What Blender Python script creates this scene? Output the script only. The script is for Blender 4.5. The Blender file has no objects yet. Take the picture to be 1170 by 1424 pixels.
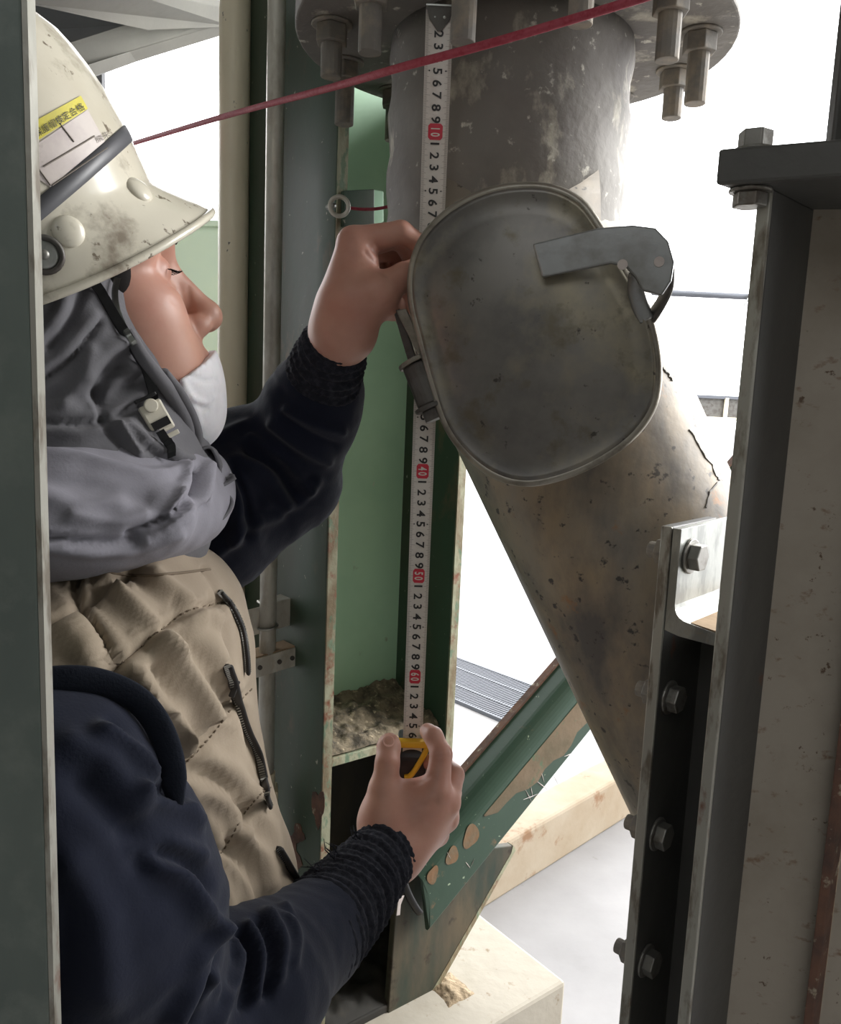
import bpy, bmesh, math, random
import numpy as np
from mathutils import Vector, Matrix
from mathutils.bvhtree import BVHTree

random.seed(3)
RNG = np.random.RandomState(7)
scene = bpy.context.scene
COL = scene.collection

# ------------------------------------------------------------------ camera
W, H, FPX = 1170, 1424, 1150.0
PITCH, ROLL = math.radians(8.5), math.radians(2.39)
CAM = np.array([0.0, 0.0, 1.45])
_R0 = np.array([1.0, 0, 0])
_U0 = np.array([0, math.sin(PITCH), math.cos(PITCH)])
FW = np.array([0, math.cos(PITCH), -math.sin(PITCH)])
RT = math.cos(ROLL) * _R0 + math.sin(ROLL) * _U0
UP = -math.sin(ROLL) * _R0 + math.cos(ROLL) * _U0
cd = bpy.data.cameras.new('camera')
cam = bpy.data.objects.new('camera', cd)
COL.objects.link(cam)
m = Matrix.Identity(4)
for i in range(3):
    m[i][0], m[i][1], m[i][2], m[i][3] = RT[i], UP[i], -FW[i], CAM[i]
cam.matrix_world = m
cd.sensor_fit = 'VERTICAL'
cd.sensor_height = 24.0
cd.lens = FPX / H * 24.0
cd.clip_start = 0.02
cd.clip_end = 200
scene.camera = cam

# ------------------------------------------------------------------ light
world = bpy.data.worlds.new('world')
scene.world = world
world.use_nodes = True
bg = world.node_tree.nodes['Background']
bg.inputs[0].default_value = (0.97, 0.985, 1.0, 1)
bg.inputs[1].default_value = 4.5


def area_light(name, loc, target, size, power, col):
    ld = bpy.data.lights.new(name, 'AREA')
    ld.shape = 'RECTANGLE'
    ld.size, ld.size_y = size
    ld.energy = power
    ld.color = col
    o = bpy.data.objects.new(name, ld)
    COL.objects.link(o)
    o.location = loc
    d = Vector(target) - Vector(loc)
    o.rotation_euler = d.to_track_quat('-Z', 'Y').to_euler()
    return o


area_light('front_fill', (-0.6, -1.6, 2.9), (0.0, 0.9, 1.3), (1.6, 1.0), 6, (0.96, 0.98, 1.0))  # added fill lamp, high behind the camera
area_light('side_key_light', (2.4, 1.5, 2.6), (-0.2, 0.6, 1.2), (1.2, 1.6), 95, (1.0, 0.99, 0.97))  # added key lamp for the daylight through the open right side

scene.view_settings.view_transform = 'Standard'
scene.view_settings.look = 'None'
scene.view_settings.gamma = 1
scene.view_settings.use_curve_mapping = False
scene.view_settings.exposure = 0.5
scene.cycles.use_denoising = True
scene.cycles.max_bounces = 8


# ------------------------------------------------------------------ maths helpers
def P(px, py, d):
    return CAM + d * (FW + (px - 585.0) / FPX * RT + (712.0 - py) / FPX * UP)


def ray(px, py):
    return FW + (px - 585.0) / FPX * RT + (712.0 - py) / FPX * UP


def PY(px, py, y):
    r = ray(px, py)
    return CAM + r * (y / r[1])


def PZ(px, py, z):
    r = ray(px, py)
    return CAM + r * ((z - CAM[2]) / r[2])


def PP(px, py, p0, n):
    r = ray(px, py)
    n = np.asarray(n, float)
    return CAM + r * (np.dot(np.asarray(p0) - CAM, n) / np.dot(r, n))


def proj(v):
    v = np.asarray(v) - CAM
    d = v @ FW
    return 585 + FPX * (v @ RT) / d, 712 - FPX * (v @ UP) / d, d


def nz(v):
    v = np.asarray(v, float)
    return v / np.linalg.norm(v)


def lin(c):
    out = []
    for x in c[:3]:
        x /= 255.0
        out.append(x / 12.92 if x <= 0.04045 else ((x + 0.055) / 1.055) ** 2.4)
    return tuple(out) + (1.0,)


# ------------------------------------------------------------------ materials
def mat(name, col, rough=0.6, metal=0.0, layers=(), bump=None, spec=0.5, sheen=0.0, sss=0.0, wave=None):
    """layers: (scale, lo, hi, colour, (sx,sy,sz), detail)"""
    M = bpy.data.materials.new(name)
    M.use_nodes = True
    nt = M.node_tree
    b = nt.nodes['Principled BSDF']
    N, L = nt.nodes, nt.links
    tc = N.new('ShaderNodeTexCoord')
    b.inputs['Roughness'].default_value = rough
    b.inputs['Metallic'].default_value = metal
    b.inputs['Specular IOR Level'].default_value = spec
    if sheen:
        b.inputs['Sheen Weight'].default_value = sheen
    if sss:
        b.inputs['Subsurface Weight'].default_value = sss
        b.inputs['Subsurface Radius'].default_value = (0.008, 0.003, 0.0015)
        b.inputs['Subsurface Scale'].default_value = 1.0
    cur = None
    base = lin(col)
    for k, (sc, lo, hi, c2, st, det) in enumerate(layers):
        mp = N.new('ShaderNodeMapping')
        mp.inputs['Scale'].default_value = st
        mp.inputs['Location'].default_value = (3.1 * k + 0.37, 1.7 * k, 0.9 * k)
        L.new(tc.outputs['Object'], mp.inputs[0])
        n = N.new('ShaderNodeTexNoise')
        n.inputs['Scale'].default_value = sc
        n.inputs['Detail'].default_value = det
        n.inputs['Roughness'].default_value = 0.62
        L.new(mp.outputs[0], n.inputs['Vector'])
        r = N.new('ShaderNodeValToRGB')
        r.color_ramp.elements[0].position = lo
        r.color_ramp.elements[1].position = hi
        L.new(n.outputs['Fac'], r.inputs[0])
        mx = N.new('ShaderNodeMix')
        mx.data_type = 'RGBA'
        L.new(r.outputs[0], mx.inputs['Factor'])
        if cur is None:
            mx.inputs[6].default_value = base
        else:
            L.new(cur, mx.inputs[6])
        mx.inputs[7].default_value = lin(c2)
        cur = mx.outputs[2]
    if cur is None:
        b.inputs['Base Color'].default_value = base
    else:
        L.new(cur, b.inputs['Base Color'])
    if bump:
        sc, strength, dist = bump[:3]
        mp = N.new('ShaderNodeMapping')
        if len(bump) > 3:
            mp.inputs['Scale'].default_value = bump[3]
        L.new(tc.outputs['Object'], mp.inputs[0])
        n = N.new('ShaderNodeTexNoise')
        n.inputs['Scale'].default_value = sc
        n.inputs['Detail'].default_value = 6
        L.new(mp.outputs[0], n.inputs['Vector'])
        bp = N.new('ShaderNodeBump')
        bp.inputs['Strength'].default_value = strength
        bp.inputs['Distance'].default_value = dist
        L.new(n.outputs['Fac'], bp.inputs['Height'])
        L.new(bp.outputs[0], b.inputs['Normal'])
    return M


ONE = (1, 1, 1)
MT = {}
MT['green'] = mat('green_paint', (92, 124, 104), 0.42, 0, [
    (5, .40, .75, (72, 98, 84), ONE, 5), (14, .60, .75, (112, 100, 80), ONE, 8), (60, .68, .74, (150, 160, 140), (1, 1, .5), 4)],
    (30, .15, .004))
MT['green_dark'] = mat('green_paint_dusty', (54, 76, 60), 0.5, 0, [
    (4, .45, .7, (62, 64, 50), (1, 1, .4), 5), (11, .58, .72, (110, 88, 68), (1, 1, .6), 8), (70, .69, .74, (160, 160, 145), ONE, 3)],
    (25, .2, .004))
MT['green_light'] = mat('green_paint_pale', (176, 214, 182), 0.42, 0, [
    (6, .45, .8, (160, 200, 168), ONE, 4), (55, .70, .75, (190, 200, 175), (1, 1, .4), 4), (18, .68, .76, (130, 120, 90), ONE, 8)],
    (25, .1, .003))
MT['green_edge'] = mat('worn_flange_edge', (150, 150, 125), 0.6, 0, [
    (40, .45, .6, (120, 105, 80), (1, 1, .3), 6), (90, .55, .62, (105, 125, 100), (1, 1, .4), 5), (22, .6, .68, (120, 70, 48), ONE, 6)],
    (90, .5, .003))
MT['brace'] = mat('brace_green', (46, 68, 54), 0.4, 0, [
    (5, .55, .8, (54, 78, 62), ONE, 4), (28, .64, .72, (120, 92, 66), ONE, 8), (120, .70, .74, (150, 165, 140), (1, .3, 1), 3)],
    (30, .15, .003))
MT['brace_dust'] = mat('brace_dust', (112, 96, 76), 0.85, 0, [
    (14, .42, .68, (92, 82, 62), ONE, 6), (40, .60, .7, (78, 98, 74), ONE, 6)], (60, .4, .003))
MT['rust'] = mat('rust_edge', (110, 78, 62), 0.8, 0, [(30, .4, .6, (82, 62, 54), ONE, 6), (70, .6, .68, (160, 150, 130), ONE, 4)], (80, .5, .003))
MT['chip'] = mat('bare_rusty_chip', (108, 92, 70), 0.85, 0, [(60, .4, .6, (120, 90, 62), ONE, 5)], (120, .4, .002))
MT['duct'] = mat('dusty_grey_duct', (138, 131, 120), 0.55, 0.15, [
    (6, .42, .62, (158, 140, 114), (1, 1, .6), 6), (9, .48, .66, (96, 92, 88), (1, 1, .5), 8),
    (75, .62, .68, (70, 66, 62), ONE, 3), (24, .62, .70, (150, 112, 78), ONE, 7)], (40, .25, .004))
MT['duct_top'] = mat('scaly_grey_duct', (122, 118, 112), 0.7, 0.05, [
    (6, .45, .65, (104, 98, 94), ONE, 6), (22, .56, .66, (176, 170, 156), (1, 1, .6), 8), (60, .62, .70, (200, 196, 184), ONE, 5)],
    (32, .45, .006))
MT['lid'] = mat('tarnished_steel_cover', (122, 119, 114), 0.38, 0.55, [
    (9, .42, .66, (92, 90, 88), ONE, 8), (7, .50, .68, (150, 142, 120), ONE, 9), (30, .56, .68, (104, 98, 84), ONE, 8), (90, .66, .72, (70, 66, 62), ONE, 3)],
    (22, .12, .003))
MT['lid_rim'] = mat('cover_rim_steel', (150, 145, 134), 0.35, 0.5, [(30, .45, .65, (112, 106, 96), ONE, 6)], (60, .2, .002))
MT['dark_steel'] = mat('dark_steel', (92, 90, 86), 0.5, 0.4, [(30, .45, .65, (70, 64, 60), ONE, 6)], (70, .3, .002))
MT['clamp'] = mat('bright_flat_steel', (150, 152, 152), 0.3, 0.6, [(20, .5, .7, (125, 124, 120), ONE, 5)], (60, .1, .002))
MT['galv'] = mat('galvanised_steel', (168, 170, 165), 0.32, 0.7, [
    (50, .45, .6, (140, 142, 138), (1, 1, .4), 5), (16, .62, .72, (170, 150, 120), ONE, 6)], (80, .15, .002))
MT['cream'] = mat('cream_paint_pipe', (232, 222, 196), 0.4, 0, [
    (7, .45, .7, (216, 204, 176), (1, 1, .3), 5), (70, .68, .72, (90, 84, 76), (1, 1, .6), 3)], (40, .1, .003))
MT['post'] = mat('galvanised_post_olive', (112, 122, 116), 0.5, 0.25, [
    (8, .42, .66, (98, 108, 103), (1, 1, .5), 6), (40, .5, .7, (120, 128, 122), ONE, 6), (18, .68, .76, (72, 78, 74), ONE, 5)], (60, .2, .002))
MT['grey_beam'] = mat('grey_beam_paint', (112, 109, 102), 0.7, 0, [(5, .4, .7, (98, 96, 91), ONE, 5)], (30, .2, .004))
MT['dark_beam'] = mat('dark_beam_web', (86, 86, 88), 0.7, 0, [(5, .4, .7, (74, 74, 76), ONE, 5)], (30, .2, .004))
MT['right_dark'] = mat('right_column_grey', (86, 85, 81), 0.5, 0.1, [
    (7, .42, .68, (74, 73, 70), (1, 1, .5), 6), (40, .66, .72, (100, 72, 56), (1, 1, .6), 6)], (50, .25, .003))
MT['right_web'] = mat('right_column_web', (164, 155, 142), 0.7, 0, [
    (9, .42, .7, (146, 136, 122), ONE, 6), (60, .60, .70, (128, 106, 88), (1, 1, 1.6), 8), (80, .66, .70, (96, 78, 62), ONE, 4)], (60, .4, .003))
MT['right_edge'] = mat('bright_worn_edge', (168, 166, 156), 0.4, 0.4, [
    (60, .5, .62, (120, 112, 100), (1, 1, .3), 5), (30, .62, .7, (120, 80, 62), (1, 1, .4), 6)], (90, .3, .002))
MT['dust'] = mat('tan_dust', (176, 152, 124), 0.9, 0, [(30, .4, .7, (150, 128, 104), ONE, 6)], (80, .3, .002))
MT['bolt'] = mat('bolt_steel', (138, 136, 130), 0.4, 0.55, [(50, .5, .65, (105, 98, 90), ONE, 5)], (80, .3, .002))
MT['bolt_dusty'] = mat('bolt_dusty', (124, 120, 114), 0.75, 0.1, [(40, .45, .65, (150, 140, 126), ONE, 5)], (80, .4, .002))
MT['concrete'] = mat('pale_concrete', (172, 165, 152), 0.85, 0, [
    (5, .45, .7, (160, 152, 136), ONE, 6), (40, .62, .7, (140, 124, 102), ONE, 6)], (30, .3, .005))
MT['floor'] = mat('concrete_floor', (150, 148, 148), 0.8, 0, [(1.6, .42, .68, (134, 132, 132), ONE, 7), (12, .66, .74, (120, 116, 112), ONE, 6)], (20, .2, .004))
MT['curb'] = mat('stained_curb', (158, 146, 128), 0.85, 0, [(3, .42, .66, (144, 128, 106), ONE, 6), (9, .6, .7, (126, 96, 70), ONE, 7)], (20, .3, .005))
MT['debris'] = mat('debris_dirt', (128, 116, 96), 0.95, 0, [(45, .42, .62, (70, 64, 54), ONE, 8), (100, .58, .68, (180, 164, 138), ONE, 5)], (120, .8, .004))
MT['hall'] = mat('hall_grey', (120, 118, 112), 0.85)
MT['pale_green'] = mat('pale_green_wall', (200, 215, 190), 0.6, 0, [(2, .4, .7, (190, 208, 190), ONE, 4)])
MT['yellow'] = mat('yellow_paint', (240, 180, 20), 0.45)
MT['red'] = mat('red_cord', (160, 66, 80), 0.7, 0, [(200, .45, .6, (150, 48, 64), ONE, 3)], (400, .5, .001))
MT['red_paint'] = mat('red_paint', (200, 60, 40), 0.5)
MT['skin'] = mat('skin', (186, 140, 123), 0.48, 0, [
    (22, .42, .70, (178, 126, 110), ONE, 4), (9, .5, .75, (192, 148, 128), ONE, 4)],
    (160, .12, .0012), sss=0.12)
MT['nail'] = mat('nail', (222, 176, 162), 0.25)
MT['hair'] = mat('dark_hair', (22, 19, 18), 0.85, spec=.15)
MT['navy'] = mat('navy_fabric', (26, 30, 45), 0.92, 0, [(12, .42, .7, (21, 25, 38), ONE, 5)], (500, .25, .001), spec=.2, sheen=.08)
MT['trim'] = mat('dark_rib_trim', (24, 28, 38), 0.95, 0, (), (600, .4, .001), spec=.2, sheen=.03)
MT['cuff'] = mat('black_knit', (36, 37, 44), 0.95, 0, [(160, .46, .66, (52, 54, 62), (1, 1, 1), 4)], (170, .8, .003), spec=.15, sheen=.02)
MT['vest'] = mat('taupe_fabric', (158, 144, 126), 0.85, 0, [(10, .42, .7, (146, 132, 116), ONE, 5)], (500, .2, .001), spec=.2, sheen=.05)
MT['seam'] = mat('vest_stitch', (112, 98, 82), 0.9)
MT['zip'] = mat('zip_tape', (42, 40, 40), 0.7)
MT['zip_metal'] = mat('zip_metal', (170, 168, 160), 0.3, .8)
MT['hood'] = mat('grey_hood_fabric', (108, 107, 111), 0.9, 0, [(9, .42, .7, (97, 96, 100), ONE, 5)], (520, .2, .001), spec=.2, sheen=.05)
MT['hood_dark'] = mat('dark_hood_lining', (84, 84, 88), 0.9, 0, [(9, .42, .7, (74, 74, 78), ONE, 5)], (500, .2, .001), spec=.2)
MT['mask'] = mat('white_mask_fabric', (228, 226, 230), 0.85, 0, [(60, .5, .7, (220, 218, 222), ONE, 3)], (300, .15, .001), sss=.1)
MT['helmet'] = mat('white_helmet_shell', (208, 202, 186), 0.22, 0, [
    (6, .42, .70, (190, 182, 164), ONE, 6), (22, .57, .70, (156, 148, 132), ONE, 9), (80, .63, .68, (120, 110, 96), ONE, 4), (9, .64, .72, (140, 130, 116), ONE, 9)], (40, .03, .002))
MT['helmet_band'] = mat('grey_helmet_tape', (84, 84, 88), 0.45)
MT['label'] = mat('worn_grey_label', (200, 190, 184), 0.5, 0, [(30, .45, .65, (182, 170, 168), ONE, 7), (60, .62, .72, (150, 140, 132), ONE, 6)])
MT['label_yellow'] = mat('worn_yellow_label', (208, 196, 66), 0.5, 0, [(30, .5, .7, (180, 170, 90), ONE, 7)])
MT['ink'] = mat('black_ink', (34, 34, 36), 0.6)
MT['ink_grey'] = mat('faded_ink', (120, 112, 104), 0.6)
MT['strap'] = mat('black_webbing', (34, 34, 36), 0.55, 0, (), (300, .4, .001))
MT['buckle'] = mat('cream_plastic', (214, 208, 192), 0.35)
MT['black_plastic'] = mat('black_plastic', (26, 26, 28), 0.4)
MT['yellow_plastic'] = mat('yellow_plastic', (226, 178, 40), 0.35)
MT['tape'] = mat('tape_white', (214, 208, 200), 0.35, 0, [(8, .45, .75, (200, 194, 186), ONE, 5)])
MT['tape_red'] = mat('tape_red', (200, 46, 66), 0.4)
MT['tape_ink'] = mat('tape_ink', (40, 38, 38), 0.5)
MT['grate'] = mat('grating_steel', (84, 86, 92), 0.5, .3)
MT['gusset'] = mat('dirty_gusset', (66, 62, 50), 0.65, 0, [(7, .42, .66, (104, 88, 64), (1, 1, .25), 6), (10, .46, .62, (40, 52, 42), (1, 1, .25), 6), (30, .58, .66, (52, 42, 32), ONE, 7)], (30, .25, .003))
MT['hood_lit'] = mat('lit_hood_drape', (140, 138, 147), 0.9, 0, [(9, .42, .7, (128, 126, 134), ONE, 5)], (520, .2, .001), spec=.2, sheen=.05)  # hood cloth again in a lighter tone, light on the drape painted in
MT['conduit'] = mat('conduit_zinc', (204, 202, 192), 0.3, .25, [(50, .45, .6, (182, 178, 166), (1, 1, .4), 5), (16, .62, .72, (176, 156, 126), (1, 1, .4), 6)], (80, .15, .002))
MT['rubble'] = mat('broken_concrete', (160, 142, 116), 0.95, 0, [(50, .45, .62, (110, 94, 72), ONE, 8), (110, .60, .68, (70, 60, 46), ONE, 5)], (120, .8, .004))
MT['trousers'] = mat('dark_work_trousers', (52, 56, 68), 0.9, 0, (), (300, .3, .001))
MT['boot'] = mat('black_boot', (30, 28, 28), 0.6)


# ------------------------------------------------------------------ object helpers
def thing(name, label, cat, loc=(0, 0, 0), group=None):
    o = bpy.data.objects.new(name, None)
    COL.objects.link(o)
    o.location = tuple(float(x) for x in loc)
    o.empty_display_size = 0.05
    o['label'] = label
    o['category'] = cat
    if group:
        o['group'] = group
    return o


def tag(o, label, cat, group=None):
    o['label'] = label
    o['category'] = cat
    if group:
        o['group'] = group
    return o


def world_loc(o):
    v = Vector(o.location)
    p = o.parent
    while p:
        v += Vector(p.location)
        p = p.parent
    return v


def link(name, me, material, parent=None, smooth=False, bevel=0, subsurf=0, label=None, seg=2):
    me.materials.clear()
    me.materials.append(material)
    o = bpy.data.objects.new(name, me)
    COL.objects.link(o)
    if smooth:
        me.polygons.foreach_set('use_smooth', [True] * len(me.polygons))
    if parent is not None:
        o.parent = parent
        if parent.type == 'EMPTY':
            o.matrix_parent_inverse = Matrix.Translation(-world_loc(parent))
    if bevel:
        b = o.modifiers.new('bevel', 'BEVEL')
        b.width = bevel
        b.segments = seg
        b.limit_method = 'ANGLE'
        b.angle_limit = math.radians(38)
        b.harden_normals = False
    if subsurf:
        s = o.modifiers.new('subsurf', 'SUBSURF')
        s.levels = s.render_levels = subsurf
    if label:
        o['label'] = label
    return o


class MB:
    def __init__(s):
        s.v, s.f = [], []

    def add(s, vs, fs):
        k = len(s.v)
        s.v += [tuple(float(c) for c in v) for v in vs]
        s.f += [tuple(i + k for i in f) for f in fs]
        return s

    def box(s, c, ax, hs):
        c = np.asarray(c, float)
        A = [nz(a) * h for a, h in zip(ax, hs)]
        vs = [c + i * A[0] + j * A[1] + k * A[2] for i in (-1, 1) for j in (-1, 1) for k in (-1, 1)]
        fs = [(0, 1, 3, 2), (4, 6, 7, 5), (0, 4, 5, 1), (2, 3, 7, 6), (0, 2, 6, 4), (1, 5, 7, 3)]
        return s.add(vs, fs)

    def aabb(s, lo, hi):
        lo, hi = np.array(lo, float), np.array(hi, float)
        return s.box((lo + hi) / 2, ((1, 0, 0), (0, 1, 0), (0, 0, 1)), (hi - lo) / 2)

    def prism(s, poly, off):
        """poly: list of 3-D points (one plane); off: extrusion vector"""
        off = np.asarray(off, float)
        n = len(poly)
        a = [np.asarray(p, float) for p in poly]
        b = [p + off for p in a]
        fs = [tuple(range(n)), tuple(range(2 * n - 1, n - 1, -1))]
        for i in range(n):
            j = (i + 1) % n
            fs.append((i, i + n, j + n, j))
        return s.add(a + b, fs)

    def cyl(s, a, b, r, n=24, r2=None, cap=True):
        a, b = np.asarray(a, float), np.asarray(b, float)
        r2 = r if r2 is None else r2
        d = nz(b - a)
        h = np.array([0, 0, 1.0]) if abs(d[2]) < .9 else np.array([1.0, 0, 0])
        u = nz(np.cross(d, h))
        w = np.cross(d, u)
        vs = []
        for q, rr in ((a, r), (b, r2)):
            for i in range(n):
                t = 2 * math.pi * i / n
                vs.append(q + rr * (math.cos(t) * u + math.sin(t) * w))
        fs = [(i, (i + 1) % n, (i + 1) % n + n, i + n) for i in range(n)]
        if cap:
            fs += [tuple(range(n - 1, -1, -1)), tuple(range(n, 2 * n))]
        return s.add(vs, fs)

    def tube(s, pts, r, n=10, flat=None, cap=True, up=None):
        """swept tube; r scalar/list; flat=(a,b) multipliers for an elliptical section"""
        pts = [np.asarray(p, float) for p in pts]
        m = len(pts)
        rs = r if hasattr(r, '__len__') else [r] * m
        t0 = nz(pts[1] - pts[0])
        if up is None:
            h = np.array([0, 0, 1.0]) if abs(t0[2]) < .9 else np.array([1.0, 0, 0])
        else:
            h = np.asarray(up, float)
        vs = []
        for i in range(m):
            t = nz(pts[min(i + 1, m - 1)] - pts[max(i - 1, 0)])
            u = h - t * np.dot(h, t)
            u = nz(u)
            h = u
            w = np.cross(t, u)
            fa, fb = flat if flat else (1, 1)
            for k in range(n):
                a = 2 * math.pi * k / n
                vs.append(pts[i] + rs[i] * (fa * math.cos(a) * u + fb * math.sin(a) * w))
        fs = []
        for i in range(m - 1):
            for k in range(n):
                k2 = (k + 1) % n
                fs.append((i * n + k, i * n + k2, (i + 1) * n + k2, (i + 1) * n + k))
        if cap:
            fs += [tuple(range(n - 1, -1, -1)), tuple((m - 1) * n + k for k in range(n))]
        return s.add(vs, fs)

    def dome(s, c, n, r, h, seg=20, rings=6):
        n = nz(n)
        hh = np.array([0, 0, 1.0]) if abs(n[2]) < .9 else np.array([1.0, 0, 0])
        u = nz(np.cross(n, hh))
        w = np.cross(n, u)
        c = np.asarray(c, float)
        vs = [c - n * h * .6 + r * (math.cos(2 * math.pi * k / seg) * u + math.sin(2 * math.pi * k / seg) * w) for k in range(seg)]
        for i in range(rings):
            a = i / rings * math.pi / 2
            for k in range(seg):
                t = 2 * math.pi * k / seg
                vs.append(c + n * h * math.sin(a) + r * math.cos(a) * (math.cos(t) * u + math.sin(t) * w))
        vs.append(c + n * h)
        fs = []
        for i in range(rings):
            for k in range(seg):
                k2 = (k + 1) % seg
                fs.append((i * seg + k, i * seg + k2, (i + 1) * seg + k2, (i + 1) * seg + k))
        top = len(vs) - 1
        for k in range(seg):
            fs.append((rings * seg + k, rings * seg + (k + 1) % seg, top))
        fs.append(tuple(range(seg - 1, -1, -1)))
        return s.add(vs, fs)

    def mesh(s, name):
        me = bpy.data.meshes.new(name)
        me.from_pydata(s.v, [], s.f)
        bm = bmesh.new()
        bm.from_mesh(me)
        bmesh.ops.recalc_face_normals(bm, faces=bm.faces)
        bm.to_mesh(me)
        bm.free()
        return me

    def build(s, name, material, parent=None, **kw):
        return link(name, s.mesh(name), material, parent, **kw)


def spline(pts, n):
    """Catmull-Rom through pts (any dimension), n samples"""
    p = np.array(pts, float)
    p = np.vstack([2 * p[0] - p[1], p, 2 * p[-1] - p[-2]])
    m = len(p) - 3
    out = []
    for t in np.linspace(0, m - 1e-6, n):
        i = int(t)
        f = t - i
        a, b, c, d = p[i], p[i + 1], p[i + 2], p[i + 3]
        out.append(.5 * ((2 * b) + (-a + c) * f + (2 * a - 5 * b + 4 * c - d) * f * f + (-a + 3 * b - 3 * c + d) * f ** 3))
    return np.array(out)


def closed_spline(pts, n):
    p = np.array(pts, float)
    m = len(p)
    out = []
    for t in np.linspace(0, m, n, endpoint=False):
        i = int(t)
        f = t - i
        a, b, c, d = p[(i - 1) % m], p[i], p[(i + 1) % m], p[(i + 2) % m]
        out.append(.5 * ((2 * b) + (-a + c) * f + (2 * a - 5 * b + 4 * c - d) * f * f + (-a + 3 * b - 3 * c + d) * f ** 3))
    return np.array(out)


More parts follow.
